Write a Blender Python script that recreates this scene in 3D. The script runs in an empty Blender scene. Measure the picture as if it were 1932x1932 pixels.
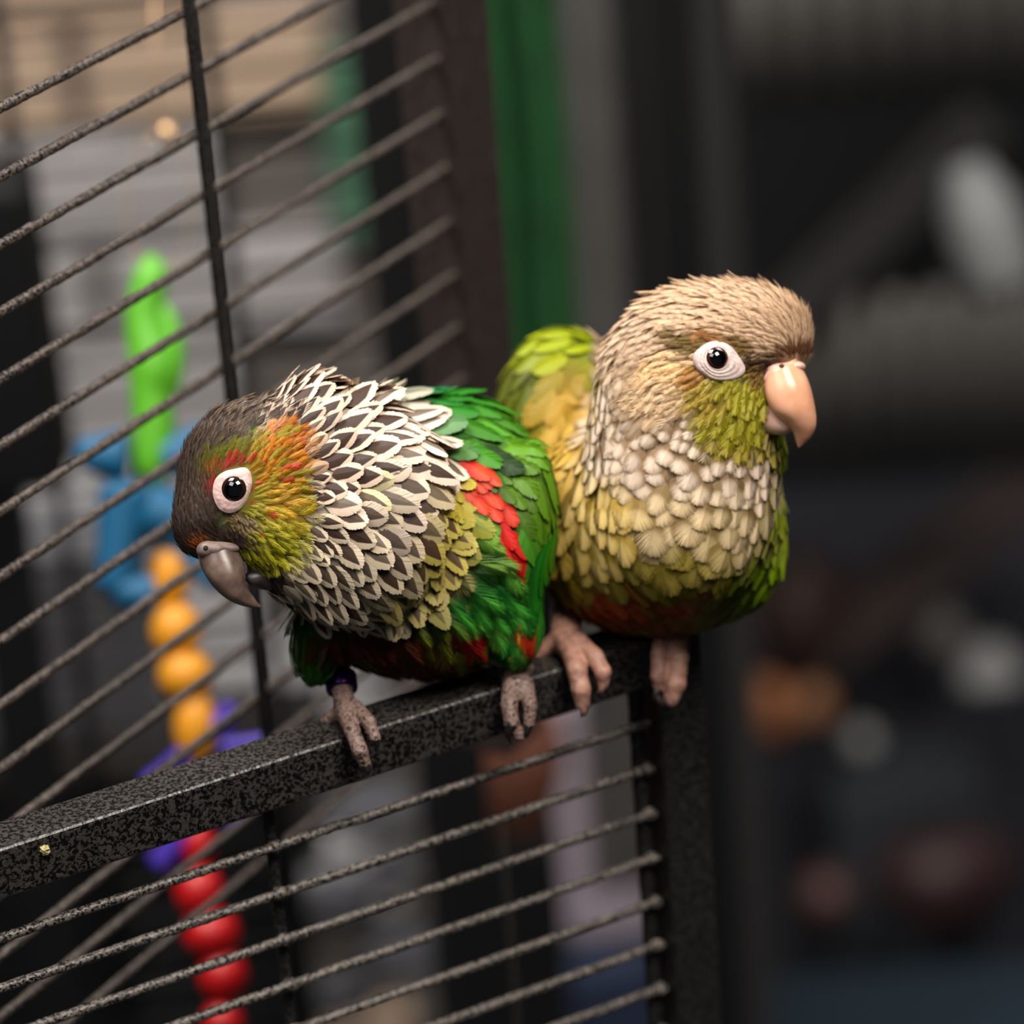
import bpy, bmesh, math, random
import numpy as np
from mathutils import Vector, Matrix
from mathutils.bvhtree import BVHTree

# ------------------------------------------------------------------ camera, world, lamps
sc = bpy.context.scene
COL = sc.collection
FPX = 7457.0
PITCH = math.radians(24.6)
S_ = 0.0755; C_ = math.sqrt(1 - S_ * S_)
CAM = np.array([0.0, 0.0, 1.62])
Fv = np.array([0, math.cos(PITCH), -math.sin(PITCH)])
R0 = np.array([1.0, 0, 0]); U0 = np.array([0, math.sin(PITCH), math.cos(PITCH)])
Rv = C_ * R0 - S_ * U0
Uv = S_ * R0 + C_ * U0
UP = np.array([0, 0, 1.0])

cam_d = bpy.data.cameras.new('camera'); cam = bpy.data.objects.new('camera', cam_d); COL.objects.link(cam)
cam_d.sensor_fit = 'HORIZONTAL'; cam_d.sensor_width = 24.0; cam_d.lens = FPX / 1932 * 24.0
m = Matrix.Identity(4)
for i in range(3):
    m[i][0] = Rv[i]; m[i][1] = Uv[i]; m[i][2] = -Fv[i]; m[i][3] = CAM[i]
cam.matrix_world = m
cam_d.clip_start = 0.01
cam_d.dof.use_dof = True
cam_d.dof.focus_distance = 0.900
cam_d.dof.aperture_fstop = 4.9
sc.camera = cam
sc.view_settings.view_transform = 'Standard'
sc.view_settings.look = 'None'
sc.view_settings.gamma = 1.0
sc.view_settings.exposure = 0.0

w = bpy.data.worlds.new('world'); sc.world = w; w.use_nodes = True
w.node_tree.nodes['Background'].inputs[0].default_value = (0.75, 0.82, 1.0, 1)
w.node_tree.nodes['Background'].inputs[1].default_value = 0.045

def area(name, loc, target, size, energy, color):
    d = bpy.data.lights.new(name, 'AREA'); d.shape = 'RECTANGLE'; d.size = size[0]; d.size_y = size[1]
    d.energy = energy; d.color = color
    o = bpy.data.objects.new(name, d); COL.objects.link(o); o.location = loc
    o.rotation_euler = (Vector(target) - Vector(loc)).to_track_quat('-Z', 'Y').to_euler()
    return o

def P(u, v, d):
    return CAM + d * (Fv + (u - 966) / FPX * Rv - (v - 966) / FPX * Uv)

BIRDS = P(900, 1000, 0.93)
area('window_lamp', tuple(BIRDS + np.array([0.33, -0.46, 0.97])), tuple(BIRDS), (0.42, 0.42), 15.0, (1.0, 0.92, 0.82))
area('overhead_fill', (-0.6, 0.2, 2.45), tuple(BIRDS), (0.7, 0.7), 7.5, (1.0, 0.95, 0.90))  # soft fill added above the birds, without a fixture
area('back_room_fill', (0.7, 1.45, 2.35), (0.35, 2.6, 0.4), (0.8, 0.8), 14.0, (1.0, 0.97, 0.95))  # fill added to brighten the dark things at the rear right
area('brick_wall_fill', (-0.45, 1.0, 2.35), (-0.05, 1.9, 0.9), (0.5, 0.5), 26.0, (1.0, 0.96, 0.92))  # light added only to brighten the brick wall behind the cage

# ------------------------------------------------------------------ helpers
rng = np.random.default_rng(7)
random.seed(7)

def s2l(c):
    return tuple(((x / 255.0) / 12.92 if x / 255.0 <= 0.04045 else (((x / 255.0) + 0.055) / 1.055) ** 2.4) for x in c)

def c2w(q):          # camera space (right, up, -depth) to world
    q = np.asarray(q, float)
    return CAM + q[..., 0:1] * Rv + q[..., 1:2] * Uv - q[..., 2:3] * Fv

def CQ(u, v, d):
    return np.array([(u - 966) / FPX * d, -(v - 966) / FPX * d, -d])

def proj(q):
    d = -q[..., 2]
    return 966 + q[..., 0] / d * FPX, 966 - q[..., 1] / d * FPX

def mat(name):
    mm = bpy.data.materials.new(name); mm.use_nodes = True
    return mm, mm.node_tree.nodes, mm.node_tree.links, mm.node_tree.nodes['Principled BSDF']

def simple_mat(name, col, rough=0.6, metal=0.0, noise=0.0, nscale=40, bump=0.0, spec=0.5, coat=0.0, transl=0.0):
    mm, N, L, b = mat(name)
    c = s2l(col)
    b.inputs['Base Color'].default_value = (*c, 1); b.inputs['Roughness'].default_value = rough
    b.inputs['Metallic'].default_value = metal; b.inputs['Specular IOR Level'].default_value = spec
    b.inputs['Coat Weight'].default_value = coat
    if transl: b.inputs['Transmission Weight'].default_value = transl
    if noise or bump:
        tc = N.new('ShaderNodeTexCoord'); nz = N.new('ShaderNodeTexNoise'); nz.inputs['Scale'].default_value = nscale
        nz.inputs['Detail'].default_value = 5
        L.new(tc.outputs['Object'], nz.inputs['Vector'])
        if noise:
            r = N.new('ShaderNodeValToRGB'); r.color_ramp.elements[0].position = 0.3; r.color_ramp.elements[1].position = 0.7
            r.color_ramp.elements[0].color = (*[x * (1 - noise) for x in c], 1)
            r.color_ramp.elements[1].color = (*[min(1, x * (1 + noise)) for x in c], 1)
            L.new(nz.outputs['Fac'], r.inputs['Fac']); L.new(r.outputs['Color'], b.inputs['Base Color'])
        if bump:
            bp = N.new('ShaderNodeBump'); bp.inputs['Strength'].default_value = bump; bp.inputs['Distance'].default_value = 0.002
            L.new(nz.outputs['Fac'], bp.inputs['Height']); L.new(bp.outputs['Normal'], b.inputs['Normal'])
    return mm

def tag(o, label=None, cat=None, group=None, kind=None):
    if label: o['label'] = label
    if cat: o['category'] = cat
    if group: o['group'] = group
    if kind: o['kind'] = kind
    return o

def empty(name, loc, label, cat, group=None):
    o = bpy.data.objects.new(name, None); COL.objects.link(o); o.location = tuple(loc); o.empty_display_size = 0.02
    return tag(o, label, cat, group)

def root_loc(parent):
    l = np.zeros(3)
    while parent is not None:
        l = l + np.array(parent.location); parent = parent.parent
    return l

def mesh_obj(name, verts, faces, material, parent=None, smooth=True, kind=None, label=None):
    """verts in world coordinates; faces a list of tuples or array"""
    verts = np.asarray(verts, float) - root_loc(parent)
    me = bpy.data.meshes.new(name)
    me.from_pydata(verts.tolist(), [], faces.tolist() if isinstance(faces, np.ndarray) else faces)
    me.update()
    if material is not None: me.materials.append(material)
    if smooth: me.shade_smooth()
    o = bpy.data.objects.new(name, me); COL.objects.link(o)
    if parent is not None: o.parent = parent
    if kind: o['kind'] = kind
    if label: o['label'] = label
    return o

def bm_obj(name, bm, material, parent=None, smooth=False, kind=None, label=None):
    off = Vector(root_loc(parent))
    bmesh.ops.translate(bm, verts=bm.verts, vec=-off)
    bmesh.ops.recalc_face_normals(bm, faces=bm.faces)
    me = bpy.data.meshes.new(name); bm.to_mesh(me); bm.free()
    me.materials.append(material)
    if smooth: me.shade_smooth()
    o = bpy.data.objects.new(name, me); COL.objects.link(o)
    if parent is not None: o.parent = parent
    if kind: o['kind'] = kind
    if label: o['label'] = label
    return o

def obox(bm, o, ax, ay, az, bevel=0.0, seg=2):
    """box from corner o with edge vectors"""
    o, ax, ay, az = [np.asarray(x, float) for x in (o, ax, ay, az)]
    vs = [bm.verts.new(tuple(o + i * ax + j * ay + k * az)) for i in (0, 1) for j in (0, 1) for k in (0, 1)]
    idx = [(0, 1, 3, 2), (4, 6, 7, 5), (0, 4, 5, 1), (2, 3, 7, 6), (0, 2, 6, 4), (1, 5, 7, 3)]
    fs = [bm.faces.new([vs[i] for i in f]) for f in idx]
    if bevel:
        es = list({e for f in fs for e in f.edges})
        bmesh.ops.bevel(bm, geom=es, offset=bevel, segments=seg, affect='EDGES', profile=0.6)

def frame_of(d):
    d = d / np.linalg.norm(d)
    a = np.array([0, 0, 1.0]) if abs(d[2]) < 0.9 else np.array([1.0, 0, 0])
    x = np.cross(a, d); x /= np.linalg.norm(x)
    return x, np.cross(d, x), d

def tube(path, radii, seg=10, lump=0.0, cap=True):
    """returns verts, faces of a tube along path (n,3)"""
    path = np.asarray(path, float); n = len(path)
    radii = np.broadcast_to(np.asarray(radii, float), (n,))
    tan = np.gradient(path, axis=0); tan /= np.linalg.norm(tan, axis=1)[:, None]
    x, y, _ = frame_of(tan[0]); V = []
    ang = np.linspace(0, 2 * math.pi, seg, endpoint=False)
    for i in range(n):
        x = x - tan[i] * np.dot(x, tan[i]); x /= np.linalg.norm(x); y = np.cross(tan[i], x)
        r = radii[i] * (1 + (lump * rng.standard_normal(seg) if lump else 0))
        V.append(path[i] + (np.cos(ang) * r)[:, None] * x + (np.sin(ang) * r)[:, None] * y)
    V = np.concatenate(V); F = []
    for i in range(n - 1):
        for j in range(seg):
            F.append((i * seg + j, i * seg + (j + 1) % seg, (i + 1) * seg + (j + 1) % seg, (i + 1) * seg + j))
    if cap:
        F.append(tuple(range(seg))[::-1]); F.append(tuple(range((n - 1) * seg, n * seg)))
    return V, F

def rod(p0, p1, r, step=0.0012, lump=0.05, seg=9):
    p0, p1 = np.asarray(p0), np.asarray(p1)
    n = max(3, int(np.linalg.norm(p1 - p0) / step))
    t = np.linspace(0, 1, n)[:, None]
    rr = np.full(n, r); rr[0] = rr[-1] = r * 0.55
    tt = np.linspace(0, 1, n); tt[1] = tt[0] + 0.0004 / np.linalg.norm(p1 - p0); tt[-2] = 1 - (tt[1])
    return tube(p0 + (p1 - p0) * tt[:, None], rr, seg, lump)

def catmull(pts, n):
    pts = np.asarray(pts, float); k = len(pts)
    ex = np.vstack([2 * pts[0] - pts[1], pts, 2 * pts[-1] - pts[-2]])
    out = []
    for t in np.linspace(0, k - 1, n):
        i = min(int(t), k - 2); f = t - i
        a, b, c, d = ex[i], ex[i + 1], ex[i + 2], ex[i + 3]
        out.append(0.5 * (2 * b + (c - a) * f + (2 * a - 5 * b + 4 * c - d) * f * f + (3 * b - 3 * c + d - a) * f ** 3))
    return np.array(out)

# ------------------------------------------------------------------ materials
def hammer_mat(name, dark=(12, 12, 13), light=(66, 62, 60), scale=1050, thr=0.5, rough=0.32, bump=0.6):
    mm, N, L, b = mat(name)
    tc = N.new('ShaderNodeTexCoord'); nz = N.new('ShaderNodeTexNoise'); nz.inputs['Scale'].default_value = scale
    nz.inputs['Detail'].default_value = 2.5; nz.inputs['Roughness'].default_value = 0.55; nz.inputs['Distortion'].default_value = 0.6
    L.new(tc.outputs['Object'], nz.inputs['Vector'])
    r = N.new('ShaderNodeValToRGB'); e = r.color_ramp.elements
    e[0].position = thr - 0.03; e[0].color = (*s2l(dark), 1); e[1].position = thr + 0.04; e[1].color = (*s2l(light), 1)
    L.new(nz.outputs['Fac'], r.inputs['Fac']); L.new(r.outputs['Color'], b.inputs['Base Color'])
    n2 = N.new('ShaderNodeTexNoise'); n2.inputs['Scale'].default_value = scale * 0.5; n2.inputs['Detail'].default_value = 3
    L.new(tc.outputs['Object'], n2.inputs['Vector'])
    bp = N.new('ShaderNodeBump'); bp.inputs['Strength'].default_value = bump; bp.inputs['Distance'].default_value = 0.0006
    L.new(n2.outputs['Fac'], bp.inputs['Height']); L.new(bp.outputs['Normal'], b.inputs['Normal'])
    b.inputs['Roughness'].default_value = rough; b.inputs['Specular IOR Level'].default_value = 0.5
    return mm

M_HAM = hammer_mat('hammered_black_paint')
M_BAR = hammer_mat('hammered_bar_paint', dark=(20, 19, 19), light=(116, 108, 102), scale=1300, thr=0.49, rough=0.36, bump=0.8)
M_STILE = hammer_mat('hammered_dark_post_paint', dark=(17, 17, 18), light=(50, 48, 48), scale=1300, rough=0.42)
M_PANELBAR = hammer_mat('hammered_panel_paint', dark=(22, 19, 18), light=(92, 82, 76), scale=1300, thr=0.49, rough=0.36, bump=0.8)

def feather_mat(name):
    mm, N, L, b = mat(name)
    uv = N.new('ShaderNodeUVMap'); uv.uv_map = 'fuv'
    sep = N.new('ShaderNodeSeparateXYZ'); L.new(uv.outputs['UV'], sep.inputs['Vector'])
    base = N.new('ShaderNodeAttribute'); base.attribute_name = 'base'
    mark = N.new('ShaderNodeAttribute'); mark.attribute_name = 'mark'
    def M(op, a=None, b_=None, c=None):
        n = N.new('ShaderNodeMath'); n.operation = op
        for i, x in enumerate((a, b_, c)):
            if x is None: continue
            if isinstance(x, (int, float)): n.inputs[i].default_value = x
            else: L.new(x, n.inputs[i])
        return n.outputs[0]
    s, t = sep.outputs['X'], sep.outputs['Y']
    sa = M('ABSOLUTE', s)
    # mode A: dark spearhead; alpha of mark = amount; mode stored in alpha of base: 0 spearhead, 1 pale centre
    tip = M('SUBTRACT', 0.935, t)
    hwid = M('MULTIPLY', M('POWER', M('MINIMUM', M('MAXIMUM', M('MULTIPLY', tip, 2.5), 0.0), 1.0), 0.85), M('MULTIPLY', mark.outputs['Alpha'], 0.80))
    spear = M('SUBTRACT', hwid, sa)
    mA = N.new('ShaderNodeMapRange'); mA.interpolation_type = 'SMOOTHSTEP'; L.new(spear, mA.inputs['Value'])
    mA.inputs['From Min'].default_value = -0.04; mA.inputs['From Max'].default_value = 0.07
    # mode B: pale centre band toward the tip
    dd = M('ADD', M('POWER', M('MULTIPLY', M('SUBTRACT', t, 0.74), 3.0), 2.0), M('POWER', M('MULTIPLY', sa, 1.10), 2.0))
    mB = N.new('ShaderNodeMapRange'); mB.interpolation_type = 'SMOOTHSTEP'; L.new(dd, mB.inputs['Value'])
    mB.inputs['From Min'].default_value = 1.15; mB.inputs['From Max'].default_value = 0.0
    mix = N.new('ShaderNodeMix'); mix.data_type = 'FLOAT'
    L.new(base.outputs['Alpha'], mix.inputs[0]); L.new(mA.outputs[0], mix.inputs[2]); L.new(mB.outputs[0], mix.inputs[3])
    fac = M('MULTIPLY', mix.outputs[0], M('MINIMUM', M('MULTIPLY', mark.outputs['Alpha'], 1.4), 1.0))
    mc = N.new('ShaderNodeMix'); mc.data_type = 'RGBA'
    L.new(fac, mc.inputs[0]); L.new(base.outputs['Color'], mc.inputs[6]); L.new(mark.outputs['Color'], mc.inputs[7])
    L.new(mc.outputs[2], b.inputs['Base Color'])
    b.inputs['Roughness'].default_value = 0.5; b.inputs['Specular IOR Level'].default_value = 0.28
    # thin vane lets some light through
    tr = N.new('ShaderNodeBsdfTranslucent'); L.new(mc.outputs[2], tr.inputs['Color'])
    ms = N.new('ShaderNodeMixShader'); ms.inputs[0].default_value = 0.12
    out = N['Material Output']
    L.new(b.outputs[0], ms.inputs[1]); L.new(tr.outputs[0], ms.inputs[2]); L.new(ms.outputs[0], out.inputs['Surface'])
    return mm
M_FEATHER = feather_mat('feather_vane')

def skin_mat(name, col, dark, scale=900, amt=0.5, rough=0.5, bump=0.5, thr=(0.45, 0.6)):
    mm, N, L, b = mat(name)
    tc = N.new('ShaderNodeTexCoord'); nz = N.new('ShaderNodeTexNoise'); nz.inputs['Scale'].default_value = scale
    nz.inputs['Detail'].default_value = 3
    L.new(tc.outputs['Object'], nz.inputs['Vector'])
    r = N.new('ShaderNodeValToRGB'); e = r.color_ramp.elements
    e[0].position = thr[0]; e[0].color = (*s2l(col), 1)
    e[1].position = thr[1]; c1 = s2l(col); c2 = s2l(dark); e[1].color = (*[c1[i] * (1 - amt) + c2[i] * amt for i in range(3)], 1)
    L.new(nz.outputs['Fac'], r.inputs['Fac']); L.new(r.outputs['Color'], b.inputs['Base Color'])
    vo = N.new('ShaderNodeTexVoronoi'); vo.inputs['Scale'].default_value = scale * 0.9; L.new(tc.outputs['Object'], vo.inputs['Vector'])
    bp = N.new('ShaderNodeBump'); bp.inputs['Strength'].default_value = bump; bp.inputs['Distance'].default_value = 0.0004
    L.new(vo.outputs['Distance'], bp.inputs['Height']); L.new(bp.outputs['Normal'], b.inputs['Normal'])
    b.inputs['Roughness'].default_value = rough; b.inputs['Subsurface Weight'].default_value = 0.15
    b.inputs['Subsurface Radius'].default_value = (0.002, 0.001, 0.0006); b.inputs['Subsurface Scale'].default_value = 0.5
    return mm

# ------------------------------------------------------------------ implicit surfaces
def surface_nets(f, org, h):
    ins = f < 0
    nx, ny, nz = f.shape
    c = ins[:-1, :-1, :-1].astype(np.int8)
    tot = np.zeros_like(c)
    for i in (0, 1):
        for j in (0, 1):
            for k in (0, 1):
                tot += ins[i:nx - 1 + i, j:ny - 1 + j, k:nz - 1 + k]
    cell = (tot > 0) & (tot < 8)
    idx = -np.ones(cell.shape, int); ci = np.argwhere(cell); idx[cell] = np.arange(len(ci))
    acc = np.zeros((len(ci), 3)); cnt = np.zeros(len(ci))
    I, J, K = ci.T
    corners = [(i, j, k) for i in (0, 1) for j in (0, 1) for k in (0, 1)]
    for a in corners:
        for ax in range(3):
            if a[ax] == 1: continue
            b = list(a); b[ax] = 1
            fa = f[I + a[0], J + a[1], K + a[2]]; fb = f[I + b[0], J + b[1], K + b[2]]
            cr = (fa < 0) != (fb < 0)
            t = np.where(cr, fa / np.where(cr, fa - fb, 1), 0)
            p = np.array(a, float)[None].repeat(len(ci), 0); p[:, ax] += t
            acc[cr] += p[cr]; cnt[cr] += 1
    V = (acc / cnt[:, None] + ci) * h + org
    F = []
    for ax in range(3):
        o1, o2 = [(1, 2), (2, 0), (0, 1)][ax]
        sl_a = [slice(None)] * 3; sl_b = [slice(None)] * 3
        sl_a[ax] = slice(0, -1); sl_b[ax] = slice(1, None)
        A = ins[tuple(sl_a)]; B = ins[tuple(sl_b)]
        e = np.argwhere(A != B)
        e = e[(e[:, o1] > 0) & (e[:, o2] > 0) & (e[:, o1] < f.shape[o1] - 1) & (e[:, o2] < f.shape[o2] - 1)]
        flip = A[tuple(e.T)]
        d1 = np.zeros(3, int); d1[o1] = 1; d2 = np.zeros(3, int); d2[o2] = 1
        q = [e - d1 - d2, e - d2, e, e - d1]
        q = np.stack([idx[tuple(x.T)] for x in q], 1)
        q[~flip] = q[~flip][:, ::-1]
        F.append(q)
    F = np.concatenate(F)
    return V, F

def smin(a, b, k):
    h = np.clip(0.5 + 0.5 * (b - a) / k, 0, 1)
    return b * (1 - h) + a * h - k * h * (1 - h)

def ell(u, v, d, ru, rv, rd, rot=0.0):
    k = d / FPX
    return ('e', CQ(u, v, d), np.array([ru * k, rv * k, rd * k]), math.radians(rot))
def cap(a, b, ra, rb):
    ka = a[2] / FPX; kb = b[2] / FPX
    return ('c', CQ(*a), CQ(*b), ra * ka, rb * kb)

def sdf_eval(prims, X, k):
    f = None
    for p in prims:
        if p[0] == 'e':
            _, c, r, rot = p
            q = X - c
            if rot:
                cr, sr = math.cos(rot), math.sin(rot)
                q = np.stack([cr * q[..., 0] + sr * q[..., 1], -sr * q[..., 0] + cr * q[..., 1], q[..., 2]], -1)
            k0 = np.linalg.norm(q / r, axis=-1); k1 = np.linalg.norm(q / (r * r), axis=-1) + 1e-9
            g = k0 * (k0 - 1) / k1
        else:
            _, a, b, ra, rb = p
            ba = b - a; pa = X - a
            h = np.clip((pa @ ba) / np.dot(ba, ba), 0, 1)
            g = np.linalg.norm(pa - h[..., None] * ba, axis=-1) - (ra + (rb - ra) * h)
        f = g if f is None else smin(f, g, k)
    return f

def build_sdf(prims, h, k, pad=0.004):
    lo = np.full(3, 1e9); hi = -lo
    for p in prims:
        if p[0] == 'e': r = max(p[2][0], p[2][1]); rr = np.array([r, r, p[2][2]]); lo = np.minimum(lo, p[1] - rr); hi = np.maximum(hi, p[1] + rr)
        else:
            for c, r in ((p[1], p[3]), (p[2], p[4])): lo = np.minimum(lo, c - r); hi = np.maximum(hi, c + r)
    lo -= pad; hi += pad
    n = np.ceil((hi - lo) / h).astype(int) + 1
    g = np.stack(np.meshgrid(*[lo[i] + h * np.arange(n[i]) for i in range(3)], indexing='ij'), -1)
    f = sdf_eval(prims, g, k)
    return surface_nets(f, lo, h)

# ------------------------------------------------------------------ feathers
def feather_template(nb, reach=0.26, p=0.62, ratio=0.6, cover=1.15, q2=0.80, hw2=0.42):
    """verts as (s,t,edge) plus barb index; s in [-1,1], t in [0,1]"""
    S, T, E, B, TIP, F = [], [], [], [], [], []
    trs = np.linspace(0.10, 0.93, nb)
    sp = (trs[1] - trs[0])
    def outline(t):
        return np.clip(1 - ((np.clip(t, 0, 1) - 0.56) / 0.46) ** 2, 0.0, 1) ** p
    bi = 0
    for side in (-1, 1):
        for j, tr in enumerate(trs):
            tt = tr + reach * (1 - tr ** 4) + 0.045
            so = max(outline(tt), 0.04 + 0.1 * (1 - tr))
            if tt >= 1.0: tt = 1.0 + 0.0 * tt; so = outline(tr + reach * 0.35) * (0.93 - tr + 0.02) / max(1e-3, (0.93 - 0.60)) * 0.62
            so = abs(so)
            pts = [(0.0, tr), (0.42 * so, tr + (tt - tr) * 0.30), (q2 * so, tr + (tt - tr) * (q2 * q2 + .02)), (so, tt)]
            hw = np.array([0.62, 0.62, hw2, 0.0]) * sp * cover
            base = len(S)
            for q in range(4):
                a = np.array(pts[max(0, q - 1)]); c = np.array(pts[min(3, q + 1)])
                d = (c - a) * np.array([ratio * 0.5, 1]); d /= np.linalg.norm(d) + 1e-9
                nrm = np.array([-d[1], d[0]])
                s0, t0 = pts[q]
                for e in ((1, -1) if q < 3 else (0,)):
                    S.append(side * (s0 + e * nrm[0] * hw[q] / (ratio * 0.5) * (0 if q == 0 else 1)))
                    T.append(t0 + e * nrm[1] * hw[q] if q else t0 + e * hw[q]); E.append(e); B.append(bi); TIP.append(q / 3)
            for q in range(2):
                f = (base + 2 * q, base + 2 * q + 1, base + 2 * q + 3, base + 2 * q + 2)
                F.append(f if side > 0 else f[::-1])
            f = (base + 4, base + 5, base + 6); F.append(f if side > 0 else f[::-1])
            bi += 1
    return dict(S=np.array(S), T=np.array(T), E=np.array(E), B=np.array(B), TIP=np.array(TIP), F=F, nb=bi)

TPL = {n: feather_template(n) for n in (6, 9, 13, 18, 30)}
TPL['p9'] = feather_template(9, reach=0.34, p=1.0)
TPL['p13'] = feather_template(13, reach=0.34, p=0.95)
TPL['w30'] = feather_template(34, reach=0.16, p=0.5, cover=1.5, q2=.93, hw2=.6)
TPL['w18'] = feather_template(26, reach=0.2, p=0.55, cover=1.4, q2=.92, hw2=.6)
TPL['f16'] = feather_template(20, reach=0.42, p=0.6, cover=0.36)   # loose, frayed
TPL['scale'] = feather_template(30, reach=0.22, p=0.58, cover=1.5, q2=.93, hw2=.6)
TPL['soft'] = feather_template(34, reach=0.38, p=0.50, cover=0.62, q2=.90, hw2=.34)
TPL['h7'] = feather_template(6, reach=0.60, p=0.8, cover=0.40)
TPL['h10'] = feather_template(9, reach=0.56, p=0.75, cover=0.42)
TPL['fan'] = feather_template(16, reach=0.50, p=0.55, cover=0.42)

def make_feathers(tpl, Pk, Nk, Dk, L, W, lift, base, mark, jitter=0.10, crown=0.16, edge=0.11, twist_=0.10):
    """Pk (F,K,3) rachis samples, Nk normals, Dk tangents. L,W in metres (F,). base/mark (F,4). returns verts, uv, base, mark, tris"""
    F_, K, _ = Pk.shape
    tp = TPL[tpl]; V = len(tp['S'])
    jt = 1 + jitter * rng.standard_normal((F_, tp['nb'])) * 0.5
    jl = jitter * rng.standard_normal((F_, tp['nb']))
    s = tp['S'][None] * (1 + (jt[:, tp['B']] - 1) * tp['TIP'][None])
    t = tp['T'][None] + jl[:, tp['B']] * tp['TIP'][None] * 0.28
    tk = np.clip(t, 0, 1) * (K - 1); i0 = np.minimum(tk.astype(int), K - 2); fr = (tk - i0)[..., None]
    ar = np.arange(F_)[:, None]
    p = Pk[ar, i0] * (1 - fr) + Pk[ar, i0 + 1] * fr
    n = Nk[ar, i0] * (1 - fr) + Nk[ar, i0 + 1] * fr; n /= np.linalg.norm(n, axis=-1, keepdims=True)
    d = Dk[ar, i0] * (1 - fr) + Dk[ar, i0 + 1] * fr; d /= np.linalg.norm(d, axis=-1, keepdims=True)
    sd = np.cross(d, n)
    over = np.maximum(t - 1, 0)[..., None] * L[:, None, None]
    hgt = lift[:, None] * L[:, None] * np.clip(t, 0, 1.1) ** 1.25 + 0.00030
    twist = rng.standard_normal(F_)[:, None] * twist_
    hh = hgt - crown * (s ** 2) * W[:, None] * 0.5 + twist * s * W[:, None] * 0.5 + tp['E'][None] * edge * W[:, None] * 0.12 * (0.5 + tp['TIP'][None])
    hh = hh + 0.04 * jl[:, tp['B']] * tp['TIP'][None] * L[:, None] * 3
    pos = p + d * over + sd * (s * W[:, None] * 0.5)[..., None] + n * hh[..., None]
    uv = np.stack([s, t], -1)
    return pos.reshape(-1, 3), uv.reshape(-1, 2), np.repeat(base, V, 0), np.repeat(mark, V, 0), tp['F'], V

def plumage_obj(name, chunks, parent, kind='stuff', label=None):
    VV, UV, BB, MM, LI, LT = [], [], [], [], [], []; off = 0
    for pos, uv, b_, m_, F, V in chunks:
        nf = len(pos) // V
        flat = np.concatenate([np.array(f) for f in F]); lens = np.array([len(f) for f in F])
        LI.append((flat[None] + (np.arange(nf) * V)[:, None] + off).ravel()); LT.append(np.tile(lens, nf))
        VV.append(pos); UV.append(uv); BB.append(b_); MM.append(m_); off += len(pos)
    VV = c2w(np.concatenate(VV)) - root_loc(parent); UV = np.concatenate(UV); BB = np.concatenate(BB); MM = np.concatenate(MM)
    LI = np.concatenate(LI); LT = np.concatenate(LT)
    me = bpy.data.meshes.new(name)
    me.vertices.add(len(VV)); me.vertices.foreach_set('co', VV.astype(np.float32).ravel())
    me.loops.add(len(LI)); me.loops.foreach_set('vertex_index', LI.astype(np.int32))
    me.polygons.add(len(LT)); ls = np.concatenate([[0], np.cumsum(LT)[:-1]]); me.polygons.foreach_set('loop_start', ls.astype(np.int32))
    me.update(calc_edges=True)
    uvl = me.uv_layers.new(name='fuv'); uvl.data.foreach_set('uv', UV[LI].astype(np.float32).ravel())
    a = me.attributes.new('base', 'FLOAT_COLOR', 'POINT'); a.data.foreach_set('color', BB.astype(np.float32).ravel())
    a = me.attributes.new('mark', 'FLOAT_COLOR', 'POINT'); a.data.foreach_set('color', MM.astype(np.float32).ravel())
    me.materials.append(M_FEATHER); me.shade_smooth()
    o = bpy.data.objects.new(name, me); COL.objects.link(o); o.parent = parent
    if kind: o['kind'] = kind
    if label: o['label'] = label
    return o

def idw(ctrl, u, v, cols, p=3.5):
    c = np.array([r[:2] for r in ctrl], float); vals = np.array([[r[i] for i in cols] for r in ctrl], float)
    d = np.hypot(u[:, None] - c[None, :, 0], v[:, None] - c[None, :, 1]) + 6
    w_ = d ** -p; w_ /= w_.sum(1, keepdims=True)
    return w_ @ vals

def blobs(u, v, base, bl, ang_noise=None):
    """bl: (u,v,ru,rv,rot,soft,value tuple). returns array (n,len(value))"""
    out = np.tile(np.array(base, float), (len(u), 1))
    nu = u + rng.standard_normal(len(u)) * 5; nv = v + rng.standard_normal(len(u)) * 5
    for bu, bv, ru, rv, rot, soft, val in bl:
        a = math.radians(rot); du = nu - bu; dv = nv - bv
        x = (math.cos(a) * du + math.sin(a) * dv) / ru; y = (-math.sin(a) * du + math.cos(a) * dv) / rv
        r = np.sqrt(x * x + y * y)
        wgt = np.clip((1 + soft - r) / (2 * soft + 1e-6), 0, 1); wgt = (wgt * wgt * (3 - 2 * wgt))[:, None]
        out = out * (1 - wgt) + np.array(val, float) * wgt
    return out

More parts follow.
